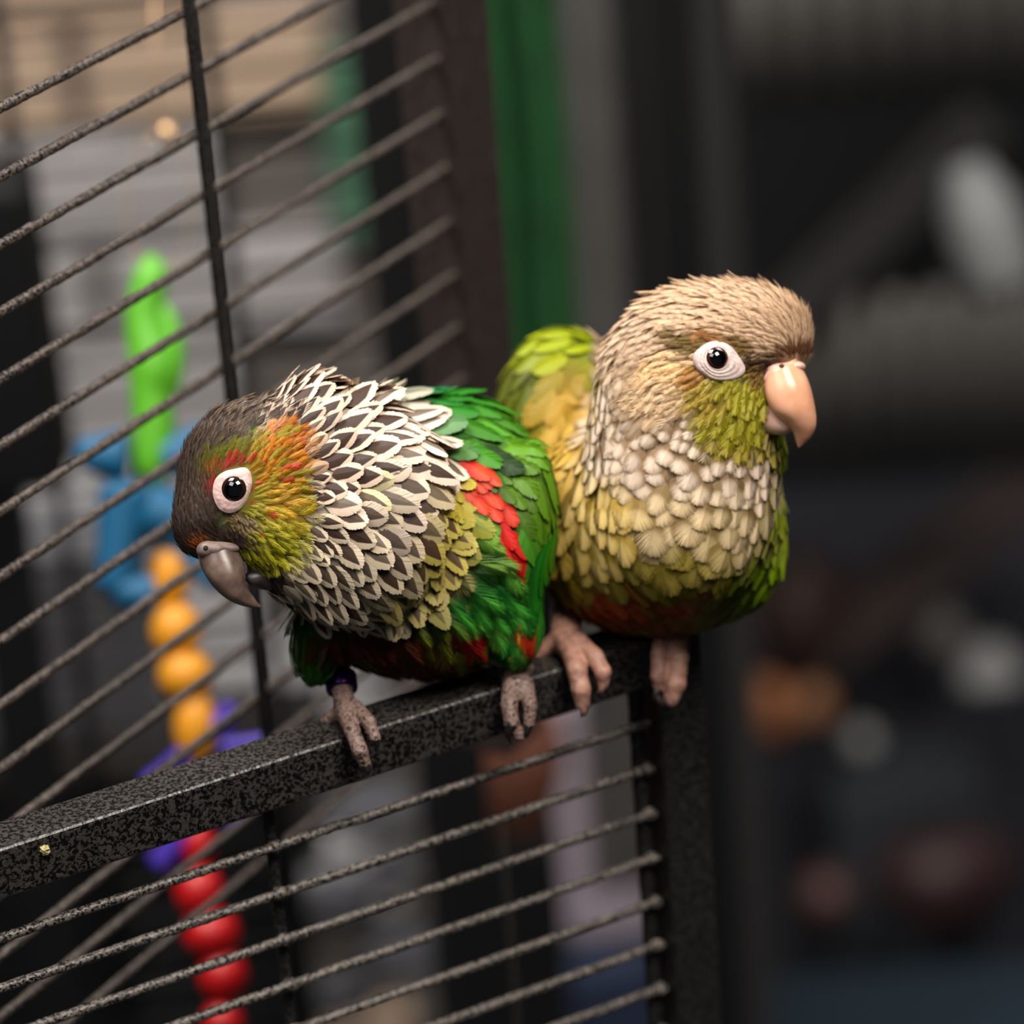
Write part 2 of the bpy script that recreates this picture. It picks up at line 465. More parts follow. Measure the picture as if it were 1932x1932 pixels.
def grow(V, F, ctrl, excl, region_fn, colour_fn, seed, K=5, ncand=90000, cull=None):
    """sample roots on the surface; returns dict of per-feather arrays"""
    r = np.random.default_rng(seed)
    tri = np.concatenate([F[:, [0, 1, 2]], F[:, [0, 2, 3]]])
    A, B, C = V[tri[:, 0]], V[tri[:, 1]], V[tri[:, 2]]
    ar = np.linalg.norm(np.cross(B - A, C - A), axis=1)
    bvh = BVHTree.FromPolygons([tuple(x) for x in V.tolist()], [tuple(x) for x in F.tolist()])
    ti = r.choice(len(tri), ncand, p=ar / ar.sum()); a_, b_ = r.random((2, ncand)); sw = a_ + b_ > 1; a_[sw] = 1 - a_[sw]; b_[sw] = 1 - b_[sw]
    X = A[ti] + (B - A)[ti] * a_[:, None] + (C - A)[ti] * b_[:, None]
    u, v = proj(X)
    par = idw(ctrl, u, v, (2, 3, 4, 5, 6, 7))          # dx dy L W spacing lift
    ok = np.ones(ncand, bool)
    for eu, ev, ru, rv, rot in excl:
        a = math.radians(rot); du = u - eu; dv = v - ev
        ok &= ((math.cos(a) * du + math.sin(a) * dv) / ru) ** 2 + ((-math.sin(a) * du + math.cos(a) * dv) / rv) ** 2 > 1
    if cull is not None: ok &= cull(X, u, v)
    px = 0.92 / FPX
    keep = []; grid = {}; cs = 10 * px
    sp = par[:, 4] * px
    Xl = X.tolist(); spl = sp.tolist()
    for i in np.nonzero(ok)[0].tolist():
        x, y, z = Xl[i]; s = spl[i]; R = int(s / cs) + 1
        gx, gy, gz = int(x // cs), int(y // cs), int(z // cs); bad = False
        for ix in range(gx - R, gx + R + 1):
            for iy in range(gy - R, gy + R + 1):
                for iz in range(gz - R, gz + R + 1):
                    for (a, b, c) in grid.get((ix, iy, iz), ()):
                        if (a - x) ** 2 + (b - y) ** 2 + (c - z) ** 2 < s * s: bad = True; break
                    if bad: break
                if bad: break
            if bad: break
        if not bad: grid.setdefault((gx, gy, gz), []).append((x, y, z)); keep.append(i)
    keep = np.array(keep); X = X[keep]; u = u[keep]; v = v[keep]; par = par[keep]; n = len(keep)
    L = par[:, 2] * px * (1 + 0.12 * r.standard_normal(n)); W = par[:, 3] * px * (1 + 0.10 * r.standard_normal(n))
    Pk = np.zeros((n, K, 3)); Nk = np.zeros((n, K, 3)); Dk = np.zeros((n, K, 3))
    p = X.copy(); jit = r.standard_normal(n) * np.where(W < 0.0022, 0.24, 0.09)
    cur = np.stack([par[:, 0], -par[:, 1], np.zeros(n)], 1)
    ca, sa = np.cos(jit), np.sin(jit); cur = np.stack([ca * cur[:, 0] - sa * cur[:, 1], sa * cur[:, 0] + ca * cur[:, 1], cur[:, 2]], 1)
    for k in range(K):
        nn = np.zeros((n, 3)); pl = p.tolist()
        for i in range(n):
            co, no, _, _ = bvh.find_nearest(pl[i]); p[i] = co; nn[i] = no
        d = cur - nn * (cur * nn).sum(1)[:, None]; d /= np.linalg.norm(d, axis=1)[:, None] + 1e-9
        if k: d = 0.5 * d + 0.5 * Dk[:, k - 1]; d -= nn * (d * nn).sum(1)[:, None]; d /= np.linalg.norm(d, axis=1)[:, None] + 1e-9
        Pk[:, k] = p; Nk[:, k] = nn; Dk[:, k] = d
        p = p + d * (L / (K - 1))[:, None]; cur = np.where((np.linalg.norm(d, axis=1) > 0)[:, None], 0.5 * cur / (np.linalg.norm(cur, axis=1)[:, None] + 1e-9) + 0.5 * d, cur)
    # smooth the normals along the feather, and straighten it a little
    Nk = 0.5 * Nk + 0.5 * Nk.mean(1, keepdims=True)
    mu, mv = proj(Pk[:, K // 2])
    return dict(P=Pk, N=Nk, D=Dk, L=L, W=W, lift=par[:, 5] * (1 + 0.3 * r.standard_normal(n)), u=mu, v=mv, ru=u, rv=v, n=n)

def loft(sections, n=40, seg=28, power=2.0):
    """sections: (u,v,d, a_px, b_px, angle_deg) : half extent a along in-plane direction 'angle', b along depth. camera space tube"""
    raw = []
    for (u, v, d, a, b, ang) in sections:
        c = CQ(u, v, d); k = d / FPX; raw.append([*c, a * k, b * k, math.radians(ang)])
    R = catmull(raw, n)
    th = np.linspace(0, 2 * math.pi, seg, endpoint=False)
    V = []
    for x, y, z, a, b, ang in R:
        ax = np.array([math.cos(ang), -math.sin(ang), 0]); az = np.array([0, 0, 1.0])
        cc = np.sign(np.cos(th)) * np.abs(np.cos(th)) ** (2 / power); ss = np.sign(np.sin(th)) * np.abs(np.sin(th)) ** (2 / power)
        V.append(np.array([x, y, z]) + (cc * max(a, 1e-5))[:, None] * ax + (ss * max(b, 1e-5))[:, None] * az)
    V = np.concatenate(V); F = []
    for i in range(n - 1):
        for j in range(seg): F.append((i * seg + j, i * seg + (j + 1) % seg, (i + 1) * seg + (j + 1) % seg, (i + 1) * seg + j))
    F.append(tuple(range(seg))[::-1]); F.append(tuple(range((n - 1) * seg, n * seg)))
    return V, F

def fix_normals(o):
    bm = bmesh.new(); bm.from_mesh(o.data); bmesh.ops.recalc_face_normals(bm, faces=bm.faces); bm.to_mesh(o.data); bm.free()
    return o

def sphere_cam(c, r, seg=32, ring=20, sc3=(1, 1, 1)):
    V, F = [], []
    for i in range(ring + 1):
        ph = math.pi * i / ring
        for j in range(seg):
            th = 2 * math.pi * j / seg
            V.append([c[0] + r * sc3[0] * math.sin(ph) * math.cos(th), c[1] + r * sc3[1] * math.sin(ph) * math.sin(th), c[2] + r * sc3[2] * math.cos(ph)])
    for i in range(ring):
        for j in range(seg): F.append((i * seg + j, (i + 1) * seg + j, (i + 1) * seg + (j + 1) % seg, i * seg + (j + 1) % seg))
    return np.array(V), F

def nearest_front(V, F, u, v):
    """depth point of the surface on the line of a design position"""
    bvh = BVHTree.FromPolygons([tuple(x) for x in V.tolist()], [tuple(x) for x in F.tolist()])
    d = CQ(u, v, 1.0); d = d / np.linalg.norm(d)
    co, no, _, _ = bvh.ray_cast(Vector((0, 0, 0)), Vector(d))
    return np.array(co), np.array(no)

#@@CAGE
# ------------------------------------------------------------------ cage
DOOR_DIR = Fv + 15174 / FPX * Rv + 4561 / FPX * Uv; DOOR_DIR[2] = 0; DOOR_DIR /= np.linalg.norm(DOOR_DIR)
PAN_DIR = Fv + 4924 / FPX * Rv + 3785 / FPX * Uv; PAN_DIR[2] = 0; PAN_DIR /= np.linalg.norm(PAN_DIR)
def back_of(d):
    n = np.array([-d[1], d[0], 0.0])
    return n if n @ Fv > 0 else -n
DOOR_N = back_of(DOOR_DIR); PAN_N = back_of(PAN_DIR)
A_D = P(0, 1603, 0.888)                       # front top edge of the door rail at the left of the frame
A_P = P(0, 462, 0.920)                        # one bar of the cage front at the left of the frame

def along(A, D, u):
    """distance along A + l D whose picture column is u"""
    lo, hi = -0.5, 1.5
    for _ in range(60):
        mid = (lo + hi) / 2; q = A + mid * D - CAM
        uu = 966 + (q @ Rv) / (q @ Fv) * FPX
        if uu < u: lo = mid
        else: hi = mid
    return lo

T = 0.0127
def build_door():
    l0 = -0.030; l1 = along(A_D, DOOR_DIR, 1322)
    root = empty('cage_door', A_D + DOOR_DIR * l0 - UP * 0.16, 'black hammered metal cage door with the two parrots perched on its top rail', 'cage door')
    bm = bmesh.new()
    obox(bm, A_D + DOOR_DIR * l0 - UP * T, DOOR_DIR * (l1 - l0), UP * T, DOOR_N * T, 0.0011, 3)
    bm_obj('top_rail', bm, M_HAM, root)
    bm = bmesh.new()
    obox(bm, A_D + DOOR_DIR * (l1 - T) - UP * (T + 0.0002), DOOR_DIR * T, -UP * 0.145, DOOR_N * T, 0.0009, 2)
    bm_obj('side_stile', bm, M_STILE, root, label='dark upright tube at the right end of the door')
    bm = bmesh.new()
    obox(bm, A_D + DOOR_DIR * l0 - UP * (T + 0.0002), DOOR_DIR * T, -UP * 0.145, DOOR_N * T, 0.0009, 2)
    bm_obj('side_stile', bm, M_STILE, root)
    zback = 0.0072
    # thin upright wires the bars are welded to
    for uu, r in ((541, 0.0015), (1232, 0.0020)):
        l = along(A_D - UP * 0.03, DOOR_DIR, uu)
        q = A_D + DOOR_DIR * l + DOOR_N * zback
        V, F = rod(q - UP * T, q - UP * 0.16, r, lump=0.04); mesh_obj('upright_wire', V, F, M_STILE, root)
    lr = along(A_D - UP * 0.03, DOOR_DIR, 1238)
    s = 0.0127
    zt = None
    # first bar: column 0 at v=1772
    q0 = A_D - CAM
    z0 = (1772 - 1603) / (0.909 * FPX / 0.888)
    for k in range(9):
        a = A_D + DOOR_DIR * l0 + DOOR_N * (zback - 0.0022) - UP * (z0 + 0.0030 + s * k)
        b = A_D + DOOR_DIR * lr + DOOR_N * (zback - 0.0022) - UP * (z0 + 0.0030 + s * k)
        V, F = rod(a, b, 0.00118, step=0.0011, lump=0.055)
        mesh_obj('bar', V, F, M_BAR, root)
        # weld bead at the wire
    for k in range(9):
        for uu in (541, 1236):
            l = along(A_D - UP * 0.03, DOOR_DIR, uu)
            c = A_D + DOOR_DIR * l + DOOR_N * (zback - 0.0022) - UP * (z0 + 0.0030 + s * k)
            V, F = sphere_cam(np.zeros(3), 0.0017, 10, 8, (1.3, 1, 1)); V = V * (1 + 0.08 * rng.standard_normal((len(V), 1)))
            mesh_obj('weld_bead', V + c, F, M_BAR, root)
    # pale crumb stuck to the rail
    c = A_D + DOOR_DIR * along(A_D, DOOR_DIR, 80) - UP * 0.0035 - DOOR_N * 0.0002
    V, F = sphere_cam(np.zeros(3), 0.0012, 10, 8, (1, 1, 1)); V = V * (1 + 0.25 * rng.standard_normal((len(V), 1)))
    o = mesh_obj('dried_seed_crumb', V * 0.9 + c, F, simple_mat('pale_crumb', (190, 180, 130), 0.8), None, smooth=False)
    tag(o, 'tiny pale yellow crumb stuck on the door rail at lower left', 'crumb')
    return root
door = build_door()

def build_panel():
    s = 0.01575
    l0 = along(A_P, PAN_DIR, -330); l1 = along(A_P, PAN_DIR, 815)
    root = empty('cage', A_P + PAN_DIR * l0 - UP * 0.24, 'tall black wire cage wall receding behind the left parrot', 'cage')
    for k in range(-2, 14):
        z = -s * k
        a = A_P + PAN_DIR * l0 + UP * z; b = A_P + PAN_DIR * (l1 + 0.004) + UP * z
        V, F = rod(a, b, 0.00125, step=0.0014, lump=0.05); mesh_obj('bar', V, F, M_PANELBAR, root)
    # upright flat wire in front of the bars
    l = along(A_P, PAN_DIR, 369)
    q = A_P + PAN_DIR * l - PAN_N * 0.0022
    V, F = rod(q + UP * 0.10, q - UP * 0.26, 0.0017, lump=0.03); mesh_obj('upright_wire', V, F, M_STILE, root)
    bm = bmesh.new()
    obox(bm, A_P + PAN_DIR * l1 + UP * 0.10 - PAN_N * 0.006, PAN_DIR * 0.019, -UP * 0.33, PAN_N * 0.019, 0.001, 2)
    bm_obj('corner_post', bm, simple_mat('brown_black_paint', (52, 44, 42), 0.5, noise=0.3, nscale=300), root)
    bm = bmesh.new()
    obox(bm, A_P + PAN_DIR * (l0 - 0.018) + UP * 0.10 - PAN_N * 0.006, PAN_DIR * 0.019, -UP * 0.33, PAN_N * 0.019, 0.001, 2)
    bm_obj('corner_post', bm, M_STILE, root)
    # brass screw head on the post
    c = P(866, 84, 1.128)
    V, F = sphere_cam(np.zeros(3), 0.0042, 20, 12, (1, 1, 1)); V[:, 2] *= 1.15
    mesh_obj('brass_screw', V + c, F, simple_mat('brass', (214, 180, 140), 0.3, metal=0.7), root, label='round brass screw head on the corner post')
    return root
panel = build_panel()

#@@BIRD1
# ------------------------------------------------------------------ birds: shared small parts
def eye_parts(root, u, v, surf, r_iris, ring_pts, iris_col, ring_col, raise_=0.0002, tilt=(0.0, 0.0), rings=4, fold=1.0, sgn=1.0):
    """bare skin ring with concentric folds, iris, pupil, wet cornea; ring_pts: radius per angle (deg,px)"""
    c, n = surf; n = n / np.linalg.norm(n)
    n = n * 0.55 + np.array([tilt[0], tilt[1], sgn]) * 0.45; n /= np.linalg.norm(n)
    px = -c[2] / FPX
    x = np.array([1.0, 0, 0]); x -= n * (x @ n); x /= np.linalg.norm(x); y = np.cross(n, x)
    seg = 72; nr = 40
    th = np.linspace(0, 2 * math.pi, seg, endpoint=False)
    deg = np.degrees(th)
    ks = sorted(ring_pts); ka = np.array([k[0] for k in ks] + [ks[0][0] + 360.0]); kr = np.array([k[1] for k in ks] + [ks[0][1]])
    R = np.interp(np.where(deg < ka[0], deg + 360, deg), ka, kr)
    R = np.convolve(np.concatenate([R[-2:], R, R[:2]]), np.ones(5) / 5, 'valid')
    V = []; ri = r_iris * 0.98
    for i in range(nr):
        f = i / (nr - 1)
        rr = ri + (R - ri) * f
        h = 0.0 + 8.0 * (1 - f) ** 1.3 * 1.0 + (1.0 - abs(2 * f - 1) ** 2) * 3.0
        wr = fold * 0.8 * np.sin(f * rings * 2 * math.pi + 0.8 * np.sin(th * 2 + 1)) * (1 - 0.4 * f) * (0.6 + 0.4 * np.sin(th + 3.6)) + 0.5 * np.sin(th * 23 + f * 9) * (1 - abs(2 * f - 1))
        if f == 0: h -= 3
        if f > 0.93: h -= (f - 0.93) * 120
        V.append(c + n * raise_ + ((rr * np.cos(th))[:, None] * x + (rr * np.sin(th))[:, None] * y) * px + ((h + wr) * px)[:, None] * n if not np.isscalar(h + wr) else 0)
    V = np.concatenate(V); F = []
    for i in range(nr - 1):
        for j in range(seg): F.append((i * seg + j, i * seg + (j + 1) % seg, (i + 1) * seg + (j + 1) % seg, (i + 1) * seg + j))
    mesh_obj('eye_ring', c2w(V), F, ring_col, root)
    # eyeball
    rad = r_iris * 1.35 * px
    cen = c + n * (raise_ + 9.0 * px) - n * math.sqrt(max(rad ** 2 - (r_iris * px) ** 2, 0))
    def capmesh(cen, rad, ang, lift):
        Vc = [cen + n * (rad + lift)]; Fc = []
        rr = 14
        for i in range(1, rr + 1):
            a = ang * i / rr
            for j in range(40):
                t = 2 * math.pi * j / 40
                Vc.append(cen + (n * math.cos(a) + (x * math.cos(t) + y * math.sin(t)) * math.sin(a)) * (rad + lift))
        for j in range(40): Fc.append((0, 1 + j, 1 + (j + 1) % 40))
        for i in range(rr - 1):
            for j in range(40): Fc.append((1 + i * 40 + j, 1 + (i + 1) * 40 + j, 1 + (i + 1) * 40 + (j + 1) % 40, 1 + i * 40 + (j + 1) % 40))
        return np.array(Vc), Fc
    am = math.asin(min(1, r_iris * px * 1.12 / rad))
    Vc, Fc = capmesh(cen, rad, am, 0.0)
    e = mesh_obj('eye', c2w(Vc), Fc, iris_col, root)
    ap = math.asin(min(1, r_iris * 0.74 * px / rad))
    Vc, Fc = capmesh(cen, rad, ap, 0.00005)
    mesh_obj('pupil', c2w(Vc), Fc, simple_mat('pupil_black', (3, 3, 4), 0.04, spec=0.8, coat=1.0), e)

def nearest_back(V, F, u, v):
    bvh = BVHTree.FromPolygons([tuple(x) for x in V.tolist()], [tuple(x) for x in F.tolist()])
    d = CQ(u, v, 1.0); d = d / np.linalg.norm(d)
    co, no, _, _ = bvh.ray_cast(Vector(d * 1.5), Vector(-d))
    return np.array(co), np.array(no)

def foot_part(root, name, chains, k, material, claw_mat, claws, h=0.00045, label=None):
    prims = []
    for ch in chains:
        for a, b in zip(ch[:-1], ch[1:]): prims.append(cap(a[:3], b[:3], a[3], b[3]))
    V, F = build_sdf(prims, h, k, 0.003)
    o = mesh_obj(name, c2w(V), F, material, root, label=label)
    for cl in claws:
        pts = catmull([CQ(*p[:3]) for p in cl], 12); rr = catmull([[p[3] * p[2] / FPX, 0, 0] for p in cl], 12)[:, 0]
        Vc, Fc = tube(pts, np.maximum(rr, 0.00008), 10)
        fix_normals(mesh_obj('claw', c2w(Vc), Fc, claw_mat, o))
    return o

def rail(u, dv=0.0, front=0.0):
    """design position on the rail: column u, dv px below its front top edge, front = metres in front of its face"""
    d = 0.888 / (1 - u / 16140.0)
    return (u, 1603 - 0.3325 * u + dv, d - front)

def rf(u, dv, front, r): 
    a = rail(u, dv, front); return (a[0], a[1], a[2], r)
def at(u, v, d, r): return (u, v, d, r)

def BC(rgb, mode=0.0, mrgb=(0, 0, 0), amt=0.0):
    return (*s2l(rgb), mode, *s2l(mrgb), amt)

def pairs(prs, bs, ds):
    out = []; prev = None
    for (o, i), b, d in zip(prs, bs, ds):
        ang = math.degrees(math.atan2(o[1] - i[1], o[0] - i[0]))
        if prev is not None:
            while ang - prev > 180: ang -= 360
            while ang - prev < -180: ang += 360
        prev = ang
        out.append(((o[0] + i[0]) / 2, (o[1] + i[1]) / 2, d, math.hypot(o[0] - i[0], o[1] - i[1]) / 2, b, ang))
    return out

def loft_part(name, prs, bs, ds, material, root, n=44, power=2.2, label=None):
    V, F = loft(pairs(prs, bs, ds), n=n, power=power)
    return fix_normals(mesh_obj(name, c2w(V), F, material, root, label=label))

def down_material(name, col): return simple_mat(name, col, 0.9, noise=0.3, nscale=500)

def down_body(root, V, F, colour):
    mm, N, L, b = mat('soft_down')
    at_ = N.new('ShaderNodeAttribute'); at_.attribute_name = 'down'; L.new(at_.outputs['Color'], b.inputs['Base Color'])
    b.inputs['Roughness'].default_value = 0.95
    o = mesh_obj('body', c2w(V), F, mm, root)
    u, v = proj(V); G = dict(u=u, v=v, n=len(V), W=np.full(len(V), .002))
    c = colour(G, np.random.default_rng(1)); c = np.clip(c[:, :3] * 0.55, 0, 1)
    c = np.concatenate([c, np.ones((len(c), 1))], 1)
    a = o.data.attributes.new('down', 'FLOAT_COLOR', 'POINT'); a.data.foreach_set('color', c.astype(np.float32).ravel())
    return o

def plumage(root, G, colour, regions, jitter_v=0.12, seed=3):
    """regions: list of (name, mask, template)"""
    r = np.random.default_rng(seed)
    cv = colour(G, r)
    br = (1 + jitter_v * r.standard_normal(G['n']))[:, None]
    base = cv[:, :4].copy(); mark = cv[:, 4:].copy()
    base[:, :3] *= br; mark[:, :3] *= br; base = np.clip(base, 0, 1); mark = np.clip(mark, 0, 1)
    names = []
    for nm, _, _ in regions:
        if nm not in names: names.append(nm)
    for nm in names:
        chunks = []
        for n2, mk, tpl in regions:
            if n2 != nm or mk.sum() == 0: continue
            chunks.append(make_feathers(tpl, G['P'][mk], G['N'][mk], G['D'][mk], G['L'][mk], G['W'][mk], G['lift'][mk], base[mk], mark[mk], jitter={'scale': .05, 'w18': .06, 'soft': .04}.get(tpl, .12), edge=.05 if tpl in ('soft', 'scale') else .11, twist_=.05 if tpl == 'soft' else .10))
        if chunks: plumage_obj(nm, chunks, root)

def long_feathers(root, name, V, F, specs, tpl='w30', off=0.0012):
    bvh = BVHTree.FromPolygons([tuple(x) for x in V.tolist()], [tuple(x) for x in F.tolist()])
    for k, (pts, wpx, c, free) in enumerate(specs):
        q = catmull([CQ(*p) for p in pts], 9); Pk = np.zeros((1, 9, 3)); Nk = np.zeros((1, 9, 3)); Dk = np.zeros((1, 9, 3))
        for i in range(9):
            co, no, _, _ = bvh.find_nearest(q[i].tolist())
            Pk[0, i] = np.array(co) * (1 - free) + q[i] * free; Nk[0, i] = no
        Pk[0] += Nk[0].mean(0) * (off + 0.00035 * k)
        Dk[0] = np.gradient(Pk[0], axis=0); Dk[0] /= np.linalg.norm(Dk[0], axis=1)[:, None]
        nm_ = Nk[0].mean(0); Nk[0] = 0.3 * Nk[0] + 0.7 * nm_
        L = np.array([np.linalg.norm(np.diff(Pk[0], axis=0), axis=1).sum()]); W = np.array([wpx * 0.92 / FPX])
        cc = np.array([c])
        ch = make_feathers(tpl, Pk, Nk, Dk, L, W, np.array([0.02]), cc[:, :4], cc[:, 4:], jitter=0.02, crown=0.2, edge=0.03)
        plumage_obj(name, [ch], root, kind=None)

# ------------------------------------------------------------------ left parrot
def left_parrot():
    root = empty('parrot', P(815, 1345, 0.938), 'green parrot with scaled cream and brown neck, head bent down to the left', 'parrot')
    prims = [ell(805, 1010, .947, 238, 250, 225), ell(850, 905, .957, 160, 155, 170),
             ell(668, 965, .920, 180, 205, 165), ell(585, 870, .918, 118, 140, 130),
             ell(478, 905, .913, 138, 146, 112), ell(398, 975, .910, 68, 84, 70, -15), ell(512, 990, .908, 80, 86, 78),
             ell(560, 1062, .913, 80, 72, 80), ell(770, 1140, .943, 200, 130, 170),
             ell(605, 1190, .935, 52, 96, 60, -8), ell(962, 1170, .940, 58, 86, 62, 6),
             ell(975, 1000, .938, 62, 165, 100, -10), ell(640, 1100, .921, 90, 70, 90), ell(765, 835, .945, 95, 92, 110)]
    V, F = build_sdf(prims, 0.0010, 0.0035)
    C = [ # u v dx dy L W spacing lift
        (345, 1010, -.15, -1, 28, 8.2, 6.4, .16), (332, 940, .05, -1, 32, 9.0, 7.2, .16), (350, 870, .25, -1, 36, 9.8, 8.0, .18), (385, 800, .5, -.9, 42, 12.0, 9.6, .2),
        (440, 750, .65, -.75, 52, 22, 14, .22), (500, 735, .5, -.9, 68, 32, 20, .40), (480, 790, .55, -.8, 50, 22, 15, .2),
        (400, 850, .3, -1, 28, 9.8, 7.2, .15), (450, 850, .4, -.9, 27, 9.8, 7.2, .15), (500, 850, .6, -.7, 28, 10.5, 7.2, .15), (550, 840, .9, -.5, 34, 11.2, 8.0, .15),
        (500, 920, .9, -.25, 27, 9.0, 6.4, .14), (560, 930, 1, -.1, 36, 13.5, 9.6, .15), (520, 990, .9, .35, 32, 12.8, 8.8, .18), (560, 1020, .85, .5, 42, 24, 14, .2), (490, 1040, .5, .85, 32, 15.0, 9.6, .22),
        (390, 930, -.2, -1, 21, 6.8, 5.6, .12), (390, 1000, -.3, -.8, 21, 6.8, 5.6, .12), (440, 1005, .3, .5, 15, 6.0, 4.8, .12), (470, 990, .7, .6, 19, 7.5, 5.6, .12), (390, 1020, -.6, -.4, 15, 6.0, 4.8, .1),
        (560, 730, .4, -1, 84, 44, 26, .42), (590, 790, .6, -.7, 78, 40, 27, .28), (660, 742, .5, -.9, 84, 48, 28, .40), (615, 850, .85, -.4, 72, 42, 24, .26),
        (620, 950, 1, .15, 70, 46, 27, .24), (720, 850, .9, -.2, 76, 54, 30, .22), (720, 950, 1, .3, 78, 58, 32, .22), (700, 1050, .7, .75, 74, 52, 30, .24),
        (620, 1050, .55, .85, 68, 44, 27, .24), (590, 1120, .5, .9, 66, 32, 24, .24), (700, 1140, .5, .9, 72, 38, 27, .26), (800, 1070, .7, .75, 80, 54, 30, .24), (835, 960, 1, .3, 78, 52, 29, .24),
        (770, 800, .95, -.1, 84, 52, 30, .24), (740, 760, .95, .1, 105, 52, 38, .16), (850, 770, .95, .35, 120, 60, 40, .10), (900, 840, .9, .4, 120, 58, 40, .10), (980, 850, .7, .75, 115, 52, 38, .08),
        (905, 920, .55, .85, 58, 26, 18, .12), (940, 975, .5, .85, 56, 26, 18, .12), (900, 885, .6, .8, 50, 24, 17, .12), (960, 960, .55, .85, 74, 42, 30, .09), (1020, 950, .3, 1, 84, 44, 32, .07), (1030, 1050, .05, 1, 90, 44, 34, .06), (1000, 1120, .05, 1, 100, 40, 34, .05),
        (880, 1060, .95, .3, 100, 50, 26, .16), (940, 1130, .85, .55, 100, 50, 26, .16), (850, 1140, .7, .8, 100, 44, 25, .18), (800, 1210, .25, 1, 90, 36, 28, .16), (900, 1220, .35, 1, 80, 36, 28, .14), (965, 1220, .05, 1, 60, 30, 22, .10),
        (600, 1210, -.1, 1, 60, 26, 22, .10), (550, 1170, -.1, 1, 60, 26, 22, .10), (700, 1230, .1, 1, 70, 34, 26, .10)]
    excl = [(441, 925, 36, 40, 20), (415, 1065, 52, 34, 15), (478, 1088, 32, 24, 0)]
    G = grow(V, F, C, excl, None, None, 11, ncand=120000)
    dark = (64, 46, 38)
    blist = [
        (860, 810, 230, 110, 10, .4, BC((34, 116, 20))), (735, 755, 45, 32, 0, .4, BC((15, 130, 95))), (790, 795, 45, 40, 30, .4, BC((38, 92, 78))),
        (960, 830, 90, 70, 40, .5, BC((66, 130, 18))), (1010, 950, 70, 130, -10, .5, BC((84, 128, 14))), (950, 1000, 60, 110, 0, .5, BC((72, 106, 14))),
        (1020, 1110, 50, 100, 0, .5, BC((48, 120, 22))), (890, 1080, 90, 110, 20, .3, BC((44, 100, 26), 1, (128, 176, 66), .8)), (930, 1160, 90, 80, 0, .4, BC((24, 100, 26), 1, (70, 170, 56), .8)),
        (560, 1180, 60, 120, 0, .4, BC((30, 84, 18))), (610, 1215, 50, 50, 0, .4, BC((38, 110, 24))),
        (770, 1230, 190, 60, 0, .3, BC((40, 54, 12), 1, (120, 130, 30), .6)), (690, 1225, 110, 26, 0, .5, BC((92, 36, 14))), (872, 1212, 40, 20, -15, .15, BC((150, 24, 16))), (800, 1268, 130, 14, 0, .5, BC((100, 42, 16))),
        (995, 1180, 8, 50, 0, .2, BC((180, 30, 24))), (955, 1225, 34, 46, 0, .3, BC((24, 104, 30), 1, (50, 150, 60), .7)), (975, 1062, 22, 11, 0, .06, BC((196, 20, 20))),
        # collar
        (700, 965, 180, 222, 0, .03, BC((228, 208, 188), 0, dark, .72)), (600, 830, 118, 124, 0, .03, BC((216, 194, 172), 0, dark, .95)), (630, 1085, 140, 92, 10, .03, BC((214, 198, 172), 0, dark, .8)),
        (832, 1030, 52, 100, 15, .4, BC((200, 184, 92), 0, (84, 62, 44), .75)), (780, 1125, 100, 40, -20, .4, BC((172, 158, 96), 0, (74, 56, 40), .72)), (715, 930, 18, 50, 0, .5, BC((206, 194, 150), 0, dark, .7)),
        (872, 955, 34, 60, 0, .08, BC((186, 170, 60))), (906, 922, 27, 46, -20, .06, BC((190, 40, 26), 1, (226, 84, 44), .6)), (938, 968, 18, 40, -15, .06, BC((176, 34, 24), 1, (216, 70, 44), .6)), (900, 884, 28, 11, 0, .06, BC((190, 24, 26))), (965, 1018, 26, 11, 10, .06, BC((210, 32, 26))),
        # crown
        (372, 900, 78, 200, 22, .18, BC((82, 66, 56), 0, (60, 46, 40), .6)), (450, 752, 92, 52, -35, .3, BC((112, 94, 76), 0, (62, 47, 40), 1.0)),
        (350, 1010, 60, 60, 0, .3, BC((74, 60, 52))), 
        (506, 945, 88, 122, -8, .12, BC((134, 128, 22))), (435, 858, 62, 26, -25, .4, BC((104, 104, 26))), (536, 868, 54, 64, 0, .4, BC((188, 118, 20))), (545, 815, 42, 20, 0, .4, BC((194, 112, 30))),
        (540, 940, 40, 60, 0, .4, BC((182, 138, 26))), (515, 1035, 62, 46, 0, .4, BC((166, 160, 30))), (432, 872, 36, 8, -15, .6, BC((160, 44, 38))), (402, 905, 8, 26, 10, .5, BC((150, 50, 40))),
        (425, 1012, 66, 20, 15, .35, BC((56, 40, 32))), (455, 985, 34, 16, 30, .5, BC((120, 96, 72))), (375, 1022, 20, 12, 0, .4, BC((150, 76, 30))), (505, 1100, 56, 30, 0, .4, BC((40, 33, 30)))]
    def colour(G, r):
        c = blobs(G['u'], G['v'], BC((46, 118, 22)), blist)
        u, v = G['u'], G['v']
        ck = (((u - 525) / 68) ** 2 + ((v - 890) / 105) ** 2 < 1) | ((np.abs(u - 530) < 40) & (np.abs(v - 985) < 45) & (r.random(G['n']) < .5))
        fl = ck & (r.random(G['n']) < .09); c[fl, :3] = s2l((176, 58, 22))
        fl = ck & (r.random(G['n']) < .20); c[fl, :3] = s2l((150, 136, 26))
        # ragged brown showing between back feathers
        bk = (u > 800) & (v < 900) & (u < 950) & (v > 780) & (r.random(G['n']) < .12); c[bk, :3] = s2l((34, 62, 20))
        fl = (u > 840) & (v > 1130) & (r.random(G['n']) < .16); c[fl, :3] = s2l((150, 150, 30))
        cl = (c[:, 7] > .5) & (u > 560); c[cl, 7] *= np.clip(1 - .25 * r.random(cl.sum()), 0, 1)
        return c
    u, v = G['u'], G['v']
